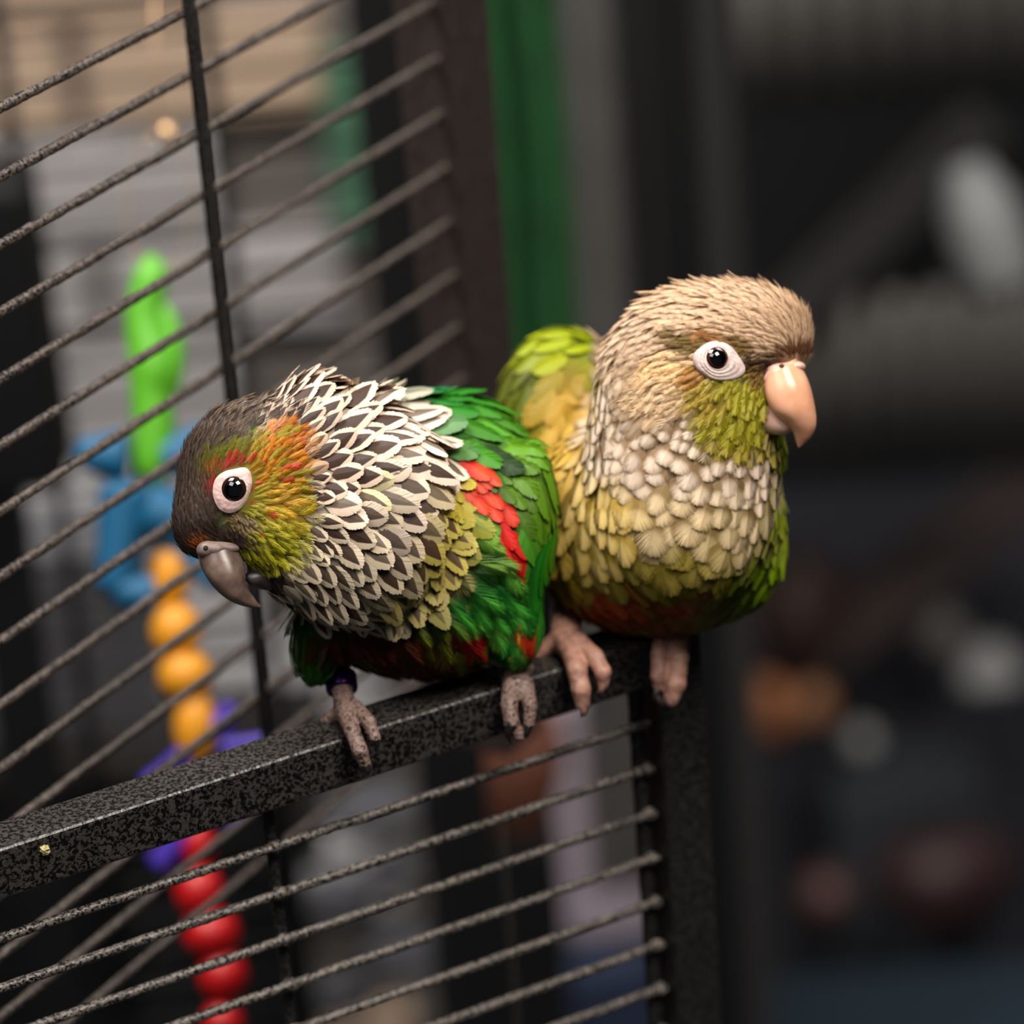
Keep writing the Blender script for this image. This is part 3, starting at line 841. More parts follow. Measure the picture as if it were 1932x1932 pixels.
    head = (u < 600) & (((u - 470) / 135.) ** 2 + ((v - 930) / 205.) ** 2 < 1.05) & (G['W'] < 0.0036)
    collar = ~head & ((((u - 700) / 185.) ** 2 + ((v - 965) / 228.) ** 2 < 1) | (((u - 600) / 124.) ** 2 + ((v - 830) / 130.) ** 2 < 1) | (((u - 640) / 150.) ** 2 + ((v - 1085) / 98.) ** 2 < 1))
    belly = ~head & ~collar & (((v > 1150) & (u < 990)))
    flank = ~head & ~collar & ~belly & (u > 840) & (u < 985) & (v > 1000) & (v > 1000 + (u - 900) * .6)
    wing = ~head & ~collar & ~belly & ~flank & (u > 925) & (v > 860)
    back = ~(head | collar | belly | flank | wing)
    small = G['W'] < 0.0017
    regions = [('head_feathers', head & small, 'h7'), ('head_feathers', head & ~small, 'h10'), ('neck_feathers', collar, 'scale'),
               ('belly_feathers', belly, 'f16'), ('flank_feathers', flank, 'f16'), ('wing_coverts', wing, 'w18'), ('back_feathers', back, 'w18')]
    down_body(root, V, F, colour)
    plumage(root, G, colour, regions)
    # flight feathers of the folded wing
    cs = [(24, 78, 16), (20, 92, 20), (28, 108, 20), (34, 116, 18), (50, 118, 16), (62, 116, 16)]
    specs = []
    for k in range(6):
        c = BC(cs[k], 0)
        specs.append((((996 + 8 * k, 1020 - 8 * k, .930), (1006 + 8 * k, 1100 - 10 * k, .930), (1004 + 7 * k, 1204 - 24 * k, .932)), 34, c, 0.0))
    long_feathers(root, 'flight_feather', V, F, specs)
    # eye
    ring = {0: 31, 35: 40, 58: 48, 75: 42, 90: 37, 120: 38, 150: 42, 180: 43, 210: 46, 235: 51, 255: 50, 270: 46, 300: 36, 330: 30}
    eye_parts(root, 443, 922, nearest_front(V, F, 443, 922), 23, [(k, r) for k, r in ring.items()],
              simple_mat('brown_iris', (38, 22, 16), 0.08, spec=0.8, coat=1.0), skin_mat('pale_pink_skin', (218, 188, 182), (196, 152, 144), 700, .6, bump=.3), rings=2, fold=.4)
    eye_parts(root, 443, 922, nearest_back(V, F, 443, 922), 23, [(k, r) for k, r in ring.items()],
              simple_mat('far_brown_iris', (38, 22, 16), 0.08, spec=0.8, coat=1.0), skin_mat('far_pink_skin', (218, 188, 182), (196, 152, 144), 700, .6, bump=.3), rings=2, fold=.4, sgn=-1.0, raise_=.0008)
    # beak
    bk = skin_mat('grey_brown_beak', (112, 92, 84), (66, 52, 48), 260, .8, rough=.32, bump=.12, thr=(.4, .65))
    ds = [.905, .904, .903, .903, .903, .904, .905]
    loft_part('upper_beak', [((371, 1034), (448, 1030)), ((378, 1066), (460, 1060)), ((393, 1095), (463, 1082)), ((416, 1121), (464, 1098)), ((445, 1139), (469, 1112)), ((475, 1147), (481, 1129)), ((495, 1146), (492, 1142))],
              [42, 42, 37, 30, 22, 12, 2], ds, bk, root)
    loft_part('lower_beak', [((515, 1050), (535, 1108)), ((492, 1062), (508, 1114)), ((468, 1078), (478, 1108)), ((460, 1090), (463, 1096))], [38, 32, 22, 6], [.912, .909, .907, .906],
              skin_mat('dark_lower_beak', (54, 46, 46), (28, 24, 24), 300, .8, rough=.4, bump=.2), root)
    V2, F2 = build_sdf([ell(388, 1037, .9015, 18, 16, 18, 20), ell(428, 1034, .9025, 24, 11, 18, -5), ell(406, 1036, .9015, 22, 14, 18)], .00035, .001)
    ce = mesh_obj('cere', c2w(V2), F2, skin_mat('grey_pink_cere', (116, 98, 92), (84, 70, 66), 500, .6, bump=.3), root)
    co, no = nearest_front(V2, F2, 388, 1034)
    Vn, Fn = sphere_cam(co, .0006, 16, 10, (1, 1, .5)); mesh_obj('nostril', c2w(Vn), Fn, simple_mat('nostril_dark', (30, 20, 18), .8), ce)
    # feet
    sk = skin_mat('speckled_grey_pink_skin', (134, 110, 102), (34, 27, 27), 1000, .85, bump=.9, thr=(.56, .61))
    cm = simple_mat('dark_claw', (30, 26, 26), .3)
    foot_part(root, 'foot', [[at(636, 1225, .942, 24), at(645, 1300, .936, 19), at(655, 1345, .930, 22)],
                             [at(655, 1345, .930, 22), at(664, 1378, .9235, 15), at(679, 1416, .9205, 15), at(690, 1444, .922, 11)],
                             [at(668, 1336, .930, 18), at(696, 1362, .923, 13), at(708, 1392, .922, 11)],
                             [at(640, 1345, .933, 15), at(618, 1358, .935, 12), at(601, 1370, .937, 9)]], .0006, sk, cm,
              [[(690, 1444, .9205, 8), (694, 1456, .9205, 6), (690, 1467, .922, 1)], [(708, 1394, .9215, 8), (711, 1407, .922, 5), (706, 1416, .923, 1)]])
    foot_part(root, 'foot', [[at(960, 1215, .948, 28), at(972, 1275, .944, 27), at(975, 1298, .941, 26)],
                             [at(966, 1298, .940, 19), at(960, 1330, .937, 16), at(965, 1362, .936, 14), at(980, 1388, .937, 12)],
                             [at(990, 1294, .941, 18), at(1001, 1332, .937, 13), at(998, 1366, .937, 11)],
                             [at(985, 1268, .948, 16), at(1000, 1262, .953, 10)]], .0006, sk, cm,
              [[(968, 1366, .935, 11), (958, 1384, .9355, 8), (964, 1404, .937, 1)], [(997, 1368, .936, 9), (994, 1386, .936, 6), (986, 1396, .938, 1)]])
    # purple leg band
    c0, c1 = CQ(642, 1272, .9385), CQ(646, 1303, .9362)
    Vb, Fb = [], []
    xx, yy, dd = frame_of(c1 - c0); prof = [(-.0, .0030), (.0, .0036), (.15, .0038), (.85, .0038), (1., .0036), (1., .0030)]
    for f, r in prof:
        for j in range(36):
            a = 2 * math.pi * j / 36; Vb.append(c0 + (c1 - c0) * f + (xx * math.cos(a) + yy * math.sin(a)) * r)
    for i in range(6):
        for j in range(36): Fb.append((i * 36 + j, i * 36 + (j + 1) % 36, ((i + 1) % 6) * 36 + (j + 1) % 36, ((i + 1) % 6) * 36 + j))
    fix_normals(mesh_obj('leg_band', c2w(np.array(Vb)), Fb, simple_mat('purple_anodised', (50, 22, 84), .22, metal=.8), root, label='shiny purple metal leg band'))
    return root
left_parrot()

#@@BIRD2
# ------------------------------------------------------------------ right parrot
def right_parrot():
    root = empty('parrot', P(1180, 1230, 0.960), 'pale beige headed parrot with yellow green cheek, looking right, standing on the door corner', 'parrot')
    prims = [ell(1235, 980, .963, 235, 205, 220), ell(1080, 810, .990, 135, 190, 150, 10), ell(1290, 940, .9425, 176, 208, 185),
             ell(1240, 1035, .966, 212, 145, 190), ell(1272, 790, .938, 156, 165, 150), ell(1325, 840, .939, 145, 105, 150), ell(1320, 694, .932, 168, 154, 130), ell(1413, 614, .930, 84, 66, 84),
             ell(1464, 642, .928, 60, 68, 68), ell(1374, 770, .929, 70, 70, 80), ell(1388, 1010, .962, 66, 128, 120, 8)]
    V, F = build_sdf(prims, 0.0010, 0.0075)
    C = [(1515, 650, -.1, -1, 23, 7.5, 6.6, .2), (1525, 610, -.3, -1, 27, 8.2, 6.6, 0.38), (1480, 590, -.8, -.6, 32, 9.8, 7.4, 0.36), (1420, 550, -.95, -.3, 38, 11.2, 9.0, 0.33), (1330, 535, -1, -.05, 42, 12.0, 9.8, 0.30),
         (1240, 555, -.95, .3, 44, 13.5, 10.7, 0.30), (1175, 610, -.75, .65, 50, 22, 15, 0.27), (1300, 600, -1, .0, 36, 11.2, 8.2, 0.24), (1400, 610, -1, -.15, 32, 9.8, 7.4, 0.24), (1460, 650, -.9, -.3, 25, 7.5, 6.6, .14),
         (1240, 650, -.9, .35, 38, 12.0, 9.0, .15), (1300, 650, -.9, .1, 25, 8.2, 6.6, .12), (1420, 680, -.6, .2, 17, 6.0, 4.9, .10), (1440, 720, -.5, .7, 17, 6.8, 5.7, .10),
         (1270, 700, -.95, .3, 38, 9.8, 7.4, .14), (1220, 740, -.85, .5, 46, 22, 14, .14), (1300, 740, -.8, .5, 32, 11.2, 8.2, .14),
         (1350, 745, -.6, .8, 30, 13.5, 9.8, .16), (1400, 760, -.2, 1, 34, 24, 12, .13), (1430, 790, .1, 1, 38, 32, 14, .14), (1375, 815, -.25, 1, 42, 36, 16, .14), (1320, 800, -.6, .8, 42, 28, 15, .14),
         (1140, 720, -.4, .95, 60, 44, 21, 0.06), (1150, 820, -.45, .95, 68, 54, 25, 0.07), (1220, 830, -.6, .8, 62, 56, 24, 0.07), (1270, 880, -.4, .95, 68, 66, 26, 0.07), (1360, 890, -.1, 1, 68, 68, 27, 0.08), (1450, 880, .15, 1, 62, 58, 26, 0.07),
         (1470, 960, .1, 1, 74, 62, 29, 0.07), (1200, 980, -.3, 1, 84, 82, 32, 0.07), (1330, 990, -.05, 1, 84, 82, 32, 0.07), (1430, 1020, .1, 1, 80, 66, 31, 0.07),
         (1090, 880, -.25, 1, 90, 68, 33, 0.06), (1060, 1000, -.1, 1, 90, 66, 33, .09), (1150, 1080, 0, 1, 88, 70, 33, 0.06), (1280, 1100, .1, 1, 88, 70, 33, 0.06), (1370, 1110, .3, 1, 80, 46, 32, 0.07), (1440, 1080, .1, 1, 80, 44, 32, 0.07),
         (1200, 1170, 0, 1, 60, 40, 30, .08), (1060, 650, -.8, .5, 90, 56, 38, .10), (980, 700, -.6, .8, 96, 60, 40, .10), (950, 800, -.3, 1, 100, 60, 40, .08), (1010, 760, -.5, .85, 96, 60, 40, .08)]
    excl = [(1358, 681, 36, 27, 14), (1484, 735, 44, 38, -20), (1455, 785, 30, 26, 0)]
    G = grow(V, F, C, excl, None, None, 21, ncand=120000)
    whit = (232, 212, 190)
    blist = [
        (1000, 780, 160, 230, 15, .3, BC((116, 124, 6))), (1060, 640, 90, 50, 0, .4, BC((142, 154, 6))), (960, 740, 60, 60, 0, .4, BC((84, 92, 8))), (1060, 780, 40, 90, 0, .5, BC((132, 116, 20))),
        (1455, 1000, 56, 160, 8, .3, BC((124, 140, 10))), (1240, 1120, 240, 95, 0, .3, BC((128, 118, 12))), (1440, 1090, 60, 70, 0, .4, BC((118, 146, 14))),
        (1150, 1150, 70, 34, 0, .4, BC((160, 66, 26))), (1290, 1140, 44, 22, -15, .4, BC((176, 76, 34))), (1210, 1175, 90, 20, 0, .5, BC((150, 84, 26))),
        (1090, 920, 95, 200, 0, .3, BC((176, 138, 40), 1, (204, 166, 72), .6)),
        (1290, 900, 178, 150, 0, .12, BC((156, 128, 94), 1, whit, .85)), (1192, 790, 82, 190, 12, .2, BC((160, 130, 98), 1, whit, .85)), (1300, 1000, 150, 80, 0, .3, BC((146, 120, 74), 1, (222, 198, 154), .8)),
        (1230, 1060, 160, 40, 0, .5, BC((146, 128, 40), 1, (184, 164, 74), .6)), (1130, 980, 70, 90, 0, .4, BC((176, 144, 60), 1, (212, 184, 112), .8)),
        (1330, 620, 200, 118, 6, .12, BC((206, 172, 138), 1, (220, 188, 156), .5)), (1180, 650, 60, 80, 0, .3, BC((186, 156, 126), 1, (214, 188, 160), .5)), (1400, 560, 130, 50, 0, .5, BC((206, 174, 142), 1, (222, 192, 160), .5)), (1500, 620, 60, 70, 0, .3, BC((206, 172, 138), 1, (220, 188, 156), .5)),
        (1265, 722, 64, 52, 10, .4, BC((238, 198, 142))), (1230, 760, 60, 46, 0, .5, BC((222, 190, 150))),
        (1294, 648, 50, 22, 10, .35, BC((110, 88, 38))), (1340, 634, 36, 14, 10, .4, BC((150, 100, 50))), (1395, 655, 30, 20, 30, .4, BC((128, 98, 50))), (1310, 715, 26, 24, 0, .5, BC((170, 118, 50))),
        (1380, 780, 76, 78, 0, .2, BC((166, 158, 34))), (1330, 760, 40, 36, 0, .5, BC((166, 142, 46))), (1400, 850, 60, 14, 0, .6, BC((172, 154, 50))),
        (1428, 692, 52, 24, -8, .4, BC((60, 36, 20))), (1500, 662, 44, 14, -6, .5, BC((116, 72, 44))), (1425, 715, 16, 20, 0, .5, BC((120, 90, 26)))]
    def colour(G, r):
        c = blobs(G['u'], G['v'], BC((120, 132, 18)), blist)
        return c
    u, v = G['u'], G['v']
    head = (((u - 1335) / 205.) ** 2 + ((v - 660) / 150.) ** 2 < 1) | (((u - 1385) / 90.) ** 2 + ((v - 785) / 88.) ** 2 < 1)
    wing = ~head & (u < 1130) & (v < 900)
    cheek = (u > 1280) & (v > 735)
    breast = ~head & ~wing & (v < 1060); belly = ~head & ~wing & ~breast
    small = G['W'] < 0.0017
    regions = [('head_feathers', head & small, 'h7'), ('head_feathers', head & ~small & ~cheek, 'h10'), ('head_feathers', head & ~small & cheek, 'fan'), ('breast_feathers', breast, 'soft'), ('belly_feathers', belly, 'soft'), ('wing_feathers', wing, 'w18')]
    down_body(root, V, F, colour)
    plumage(root, G, colour, regions, jitter_v=.05, seed=5)
    # tips of the far wing and flank hanging behind
    specs = []
    for k in range(4):
        c = BC([(110, 150, 30), (120, 160, 30), (130, 160, 24), (140, 160, 20)][k])
        specs.append((((1435 - 4 * k, 980 + 2 * k, .975), (1425 - 12 * k, 1070, .978), (1385 - 26 * k + 30, 1160 + 4 * k, .980)), 56, c, 0.5))
    long_feathers(root, 'flight_feather', V, F, specs, tpl='w18')
    ring = {0: 47, 30: 39, 60: 35, 90: 34, 120: 34, 150: 37, 175: 45, 200: 42, 230: 39, 250: 40, 290: 45, 310: 52, 325: 60, 338: 66, 350: 58}
    eye_parts(root, 1350, 677, nearest_front(V, F, 1350, 677), 20.5, list(ring.items()),
              simple_mat('reddish_brown_iris', (58, 26, 18), 0.08, spec=0.8, coat=1.0), skin_mat('white_eye_skin', (214, 196, 190), (186, 156, 150), 600, .6, bump=.3), tilt=(.25, .05), rings=4, raise_=.0007)
    eye_parts(root, 1350, 677, nearest_back(V, F, 1350, 677), 20.5, list(ring.items()),
              simple_mat('far_red_iris', (58, 26, 18), 0.08, spec=0.8, coat=1.0), skin_mat('far_white_skin', (214, 196, 190), (186, 156, 150), 600, .6, bump=.3), tilt=(.25, .05), rings=4, sgn=-1.0, raise_=.0008)
    bk = skin_mat('horn_pink_beak', (220, 164, 132), (198, 134, 100), 160, .7, rough=.26, bump=.08, thr=(.4, .65))
    loft_part('upper_beak', [((1503, 676), (1432, 710)), ((1526, 720), (1440, 745)), ((1538, 768), (1458, 778)), ((1540, 802), (1484, 800)), ((1530, 826), (1496, 816)), ((1518, 838), (1501, 832)), ((1508, 845), (1505, 843))],
              [46, 48, 42, 31, 20, 11, 2], [.9235, .922, .921, .921, .9215, .922, .922], bk, root, power=2.3)
    loft_part('lower_beak', [((1450, 742), (1432, 815)), ((1478, 775), (1454, 820)), ((1496, 795), (1480, 820)), ((1500, 808), (1494, 814))], [42, 36, 24, 6], [.926, .925, .924, .924],
              skin_mat('pale_lower_beak', (222, 182, 162), (196, 150, 130), 300, .6, rough=.35, bump=.15), root)
    V2, F2 = build_sdf([ell(1450, 712, .9208, 18, 15, 18, 20), ell(1474, 701, .9203, 28, 16, 22, -15), ell(1498, 692, .9220, 22, 12, 28)], .00035, .0016)
    ce = mesh_obj('cere', c2w(V2), F2, skin_mat('pale_pink_cere', (216, 172, 158), (196, 144, 130), 500, .6, bump=.25), root)
    co, no = nearest_front(V2, F2, 1475, 692)
    Vn, Fn = sphere_cam(co, .0007, 16, 10, (1, 1, .6)); mesh_obj('nostril', c2w(Vn), Fn, simple_mat('nostril_brown', (70, 36, 30), .8), ce)
    sk = skin_mat('pink_scaly_skin', (186, 140, 122), (150, 108, 96), 500, .7, bump=.7)
    cm = simple_mat('pale_claw', (150, 110, 100), .35)
    foot_part(root, 'foot', [[at(1070, 1150, .966, 32), at(1066, 1205, .957, 28), at(1078, 1225, .953, 26)],
                             [at(1080, 1225, .952, 24), at(1088, 1262, .946, 19), at(1096, 1300, .945, 18), at(1099, 1328, .946, 14)],
                             [at(1090, 1215, .953, 22), at(1122, 1240, .947, 17), at(1138, 1268, .945, 15), at(1138, 1290, .946, 11)],
                             [at(1055, 1208, .957, 22), at(1030, 1222, .958, 15), at(1008, 1243, .959, 12)]], .0007, sk, cm,
              [[(1099, 1330, .9455, 10), (1100, 1344, .946, 7), (1094, 1352, .948, 1)], [(1138, 1290, .9455, 8), (1134, 1302, .946, 6), (1126, 1308, .948, 1)]])
    foot_part(root, 'foot', [[at(1268, 1120, .972, 32), at(1264, 1180, .967, 30), at(1264, 1200, .963, 28)],
                             [at(1252, 1195, .963, 20), at(1246, 1235, .958, 17), at(1243, 1275, .957, 15), at(1244, 1298, .958, 11)],
                             [at(1278, 1195, .963, 20), at(1281, 1240, .957, 18), at(1276, 1290, .956, 18), at(1266, 1320, .957, 15)]], .0007, sk, simple_mat('dark_grey_claw', (50, 40, 40), .35),
              [[(1262, 1324, .956, 10), (1246, 1322, .957, 8), (1236, 1304, .9575, 1)], [(1244, 1300, .9575, 8), (1236, 1310, .957, 5), (1232, 1322, .9575, 1)]])
    return root
right_parrot()

#@@BACKGROUND
# ------------------------------------------------------------------ toy hanging inside the cage
def blob_mesh(c, r, sc3=(1, 1, 1), lump=0.0, seg=20, ring=14, power=1.0):
    V, F = sphere_cam(np.zeros(3), r, seg, ring, (1, 1, 1))
    if lump:
        ph = rng.random(6) * 6.28
        n = 1 + lump * (np.sin(V[:, 0] / r * 3 + ph[0]) * np.sin(V[:, 1] / r * 3 + ph[1]) + np.sin(V[:, 2] / r * 4 + ph[2]) * .6)
        V = V * n[:, None]
    return V * np.array(sc3) + np.asarray(c), F

def chew_toy():
    D = 1.20
    k = D / FPX
    def Q(u, v, dd=0.0): return P(u, v, D + dd)
    root = empty('bird_toy', Q(300, 250), 'hanging bird toy of green, blue, yellow, purple and red plastic links behind the cage bars', 'bird toy')
    green = simple_mat('lime_plastic', (86, 164, 34), .45); blue = simple_mat('blue_plastic', (2, 84, 122), .6)
    yel = simple_mat('yellow_plastic', (206, 136, 16), .5); red = simple_mat('red_plastic', (176, 14, 18), .4); pur = simple_mat('purple_plastic', (62, 40, 150), .4)
    brass = simple_mat('toy_brass', (206, 170, 130), .3, metal=.7)
    V, F = blob_mesh(Q(316, 252), .0036); mesh_obj('bell', V, F, brass, root)
    th = np.linspace(0, 2 * math.pi, 40)
    V, F = tube(np.array([Q(300 + 62 * math.cos(t), 385 + 130 * math.sin(t)) for t in th]), .0003, 8, cap=False); mesh_obj('hanging_ring', V, F, brass, root)
    def link(name, pts, w, m, flat=.6):
        path = catmull([Q(*p[:2]) for p in pts], 30); rr = catmull([[p[2] * k, 0, 0] for p in pts], 30)[:, 0]; tq = np.linspace(0, 1, 30); rr = rr * np.sqrt(np.clip(np.minimum(tq, 1 - tq) * 9 + .02, 0, 1))
        V, F = tube(path, rr, 16); fix_normals(mesh_obj(name, V, F, m, root))
    link('green_link', [(283, 478, 20), (285, 520, 34), (272, 600, 36), (288, 690, 46), (285, 740, 40), (290, 800, 40), (290, 880, 36), (292, 928, 14)], 0, green)
    link('green_link', [(300, 560, 14), (325, 640, 22), (322, 720, 20), (305, 760, 12)], 0, green)
    # blue knotted star: five arms
    for a, b, w1, w2 in (((245, 860), (140, 850), 56, 24), ((300, 870), (410, 825), 40, 40), ((240, 900), (215, 1130), 52, 36), ((270, 960), (380, 985), 60, 44), ((215, 1110), (300, 1120), 36, 36), ((300, 1000), (430, 1110), 24, 26)):
        link('blue_strip', [(a[0], a[1], w1), ((a[0] + b[0]) / 2, (a[1] + b[1]) / 2 + 4, (w1 + w2) / 2), (b[0], b[1], w2)], 0, blue)
    for (x, y, rx, ry) in ((322, 1090, 36, 64), (332, 1190, 48, 56), (350, 1275, 52, 52), (368, 1370, 40, 70)):
        V, F = sphere_cam(np.zeros(3), 1.0, 24, 16); Vc = V[:, 0:1] * Rv * rx * k + V[:, 1:2] * Uv * ry * k + V[:, 2:3] * Fv * rx * k + Q(x, y)
        mesh_obj('yellow_bead', Vc, F, yel, root)
    for (x, y, rx, ry) in ((372, 1590, 34, 46), (375, 1680, 46, 52), (398, 1760, 54, 50), (420, 1840, 46, 50), (420, 1930, 40, 44)):
        V, F = sphere_cam(np.zeros(3), 1.0, 24, 16); Vc = V[:, 0:1] * Rv * rx * k + V[:, 1:2] * Uv * ry * k + V[:, 2:3] * Fv * rx * k + Q(x, y)
        mesh_obj('red_bead', Vc, F, red, root)
    for a, b, w1, w2 in (((360, 1420), (270, 1490), 26, 22), ((400, 1380), (440, 1330), 24, 20), ((410, 1410), (520, 1395), 18, 14), ((370, 1540), (290, 1640), 30, 24), ((380, 1530), (460, 1540), 24, 20)):
        link('purple_strip', [(a[0], a[1], w1), ((a[0] + b[0]) / 2, (a[1] + b[1]) / 2 + 4, (w1 + w2) / 2), (b[0], b[1], w2)], 0, pur)
    pts = [Q(290, -60), Q(292, 120), Q(300, 255)]
    V, F = tube(np.array(pts), .0003, 6); mesh_obj('cord', V, F, brass, root)
chew_toy()

# ------------------------------------------------------------------ room
def quad_obj(name, pts, m, kind='structure', th=0.02):
    p = [np.asarray(x, float) for x in pts]; n = np.cross(p[1] - p[0], p[3] - p[0]); n /= np.linalg.norm(n)
    bm = bmesh.new(); obox(bm, p[0], p[1] - p[0], p[3] - p[0], n * th)
    o = bm_obj(name, bm, m, None)
    if kind: o['kind'] = kind
    return o
YB = 3.30
M_FLOOR = simple_mat('dark_floor', (46, 48, 52), .6, noise=.3, nscale=6)
M_WALL = simple_mat('dark_grey_wall', (40, 38, 38), .9, noise=.15, nscale=5)
quad_obj('floor', [(-2.2, -1.2, 0), (2.2, -1.2, 0), (2.2, YB, 0), (-2.2, YB, 0)], M_FLOOR, th=-.03)
quad_obj('ceiling', [(-2.2, -1.2, 2.6), (2.2, -1.2, 2.6), (2.2, YB, 2.6), (-2.2, YB, 2.6)], simple_mat('ceiling_paint', (200, 196, 190), .9), th=.03)
quad_obj('wall_back', [(-2.2, YB, 0), (2.2, YB, 0), (2.2, YB, 2.6), (-2.2, YB, 2.6)], M_WALL, th=-.05)
quad_obj('wall_left', [(-2.2, -1.2, 0), (-2.2, YB, 0), (-2.2, YB, 2.6), (-2.2, -1.2, 2.6)], M_WALL, th=-.05)
quad_obj('wall_right', [(2.2, -1.2, 0), (2.2, YB, 0), (2.2, YB, 2.6), (2.2, -1.2, 2.6)], M_WALL, th=.05)

XR = np.array([1.0, 0, 0]); YF = np.array([0, 1.0, 0])
def wbox(name, c, size, m, parent=None, label=None, cat=None, group=None, bevel=0.0, rz=0.0, kind=None, tiltx=0.0):
    M_ = Matrix.Rotation(rz, 3, 'Z') @ Matrix.Rotation(tiltx, 3, 'Y')
    ax = np.array(M_ @ Vector((size[0], 0, 0))); ay = np.array(M_ @ Vector((0, size[1], 0))); az = np.array(M_ @ Vector((0, 0, size[2])))
    bm = bmesh.new(); obox(bm, np.asarray(c) - (ax + ay + az) / 2, ax, ay, az, bevel)
    o = bm_obj(name, bm, m, parent)
    if label and parent is None: tag(o, label, cat, group)
    if kind: o['kind'] = kind
    return o

# low brick wall behind the cage
def bricks():
    c0 = P(-420, 0, 2.05); y = c0[1]
    mort = simple_mat('mortar', (104, 98, 94), .95)
    xl = P(-500, 900, 2.05)[0]; xr = P(930, 900, 2.05)[0]
    wall = wbox('wall_partition', ((xl + xr) / 2, y + .055, .75), (xr - xl, .09, 1.5), mort, kind='structure')
    cols = [simple_mat('brick_orange_brown', (178, 122, 90), .9), simple_mat('brick_tan', (176, 152, 130), .9), simple_mat('brick_grey', (164, 160, 160), .9),
            simple_mat('brick_dark', (70, 58, 52), .9), simple_mat('brick_pale_grey', (188, 186, 188), .9)]
    bw, bh = .125, .052; r = random.Random(4); meshes = {}
    nz = int(1.42 / (bh + .009))
    for iz in range(nz):
        z = .04 + iz * (bh + .009) + bh / 2
        x = xl + (.06 if iz % 2 else 0)
        while x + bw < xr:
            q = np.array([x + bw / 2, y, z]) - CAM; dd = q @ Fv; uu = 966 + (q @ Rv) / dd * FPX; vv = 966 - (q @ Uv) / dd * FPX
            if -350 < uu < 900 and -300 < vv < 2200:
                if uu > 600: ci = r.choice([2, 4, 4, 2, 1]) 
                elif vv < 380 and uu < 520: ci = r.choice([0, 0, 1, 1, 2])
                elif vv < 900: ci = r.choice([1, 2, 2, 4])
                else: ci = r.choice([2, 4, 4, 1])
                if ci not in meshes:
                    bm = bmesh.new(); obox(bm, (-bw / 2, -.012, -bh / 2), (bw, 0, 0), (0, .03, 0), (0, 0, bh), .003, 1)
                    bmesh.ops.recalc_face_normals(bm, faces=bm.faces); me = bpy.data.meshes.new('brick'); bm.to_mesh(me); bm.free(); me.materials.append(cols[ci]); meshes[ci] = me
                o = bpy.data.objects.new('brick', meshes[ci]); COL.objects.link(o); o.location = (x + bw / 2, y + r.uniform(-.003, .003), z); o.parent = wall
            x += bw + .01
    r_ = Fv + (670 - 966) / FPX * Rv - (270 - 966) / FPX * Uv; q = CAM + r_ * ((y - .018 - CAM[1]) / r_[1])
    tag(wbox('green_towel', q, (.032, .008, .105), simple_mat('green_towel', (66, 104, 80), .9, noise=.2, nscale=60), bevel=.003), 'pale green towel strip seen through the upper cage bars', 'towel')
bricks()

# ---- cage: back wall of bars and its posts
M_BLACK = simple_mat('black_paint', (12, 12, 13), .5)
def rear_cage():
    D = 1.50
    c = P(330, 900, D); root = empty('cage', c - UP * .35, 'blurred rear wall of the black wire cage behind the hanging toy', 'cage')
    d = XR * .995 + YF * .06; d /= np.linalg.norm(d)
    l0 = P(-260, 900, D)[0] - c[0]; l1 = P(742, 900, D)[0] - c[0]
    s = .0158
    for k in range(-24, 22):
        a = c + d * l0 + UP * s * k; b = c + d * l1 + UP * s * k
        V, F = tube(np.array([a, b]), .0009, 6); mesh_obj('bar', V, F, M_BLACK, root)
    for uu in (110, 480):
        q = c + d * (P(uu, 900, D)[0] - c[0]) - YF * .004
        V, F = tube(np.array([q + UP * .4, q - UP * .36]), .0026, 8); mesh_obj('upright_wire', V, F, M_BLACK, root)
    for uu, w_ in ((-10, .022), (775, .016)):
        q = c + d * (P(uu, 900, D)[0] - c[0])
        wbox('corner_post', q + UP * .0, (w_, .02, .82), M_BLACK, root)
rear_cage()
tag(wbox('feeder_box', P(20, 610, 1.42), (.030, .04, .115), simple_mat('black_plastic', (10, 10, 11), .5), bevel=.004, tiltx=-.02), 'black feeder box at the left edge of the frame, behind the cage bars', 'feeder')
tag(wbox('tray_box', P(60, 1180, 1.6), (.10, .05, .085), simple_mat('grey_plastic', (110, 110, 114), .7), bevel=.006), 'blurred grey box at the left edge of the frame, lower than the feeder', 'box')
wbox('dark_shelf', P(200, 1480, 1.80), (.20, .14, .02), M_BLACK, label='black shelf low in the cage behind the door rail', cat='shelf', bevel=.003)
wbox('metal_sheet', P(250, 1790, 1.66), (.15, .02, .17), M_BLACK, label='black metal panel below the shelf behind the door bars', cat='panel', bevel=.003)

# black post and strip beside the cage corner
def post(name, u, d, w, m, label, cat, v=600, h=1.3, dep=.03, group=None, z=None, rz=0.0):
    q = P(u, v, d); zz = (q[2] if z is None else z)
    return wbox(name, (q[0], q[1], zz), (w, dep, h), m, label=label, cat=cat, bevel=.002, group=group, rz=rz)
post('black_post', 778, 1.28, .0155, M_BLACK, 'black upright post just left of the brown cage corner post', 'post', v=300, h=.7)

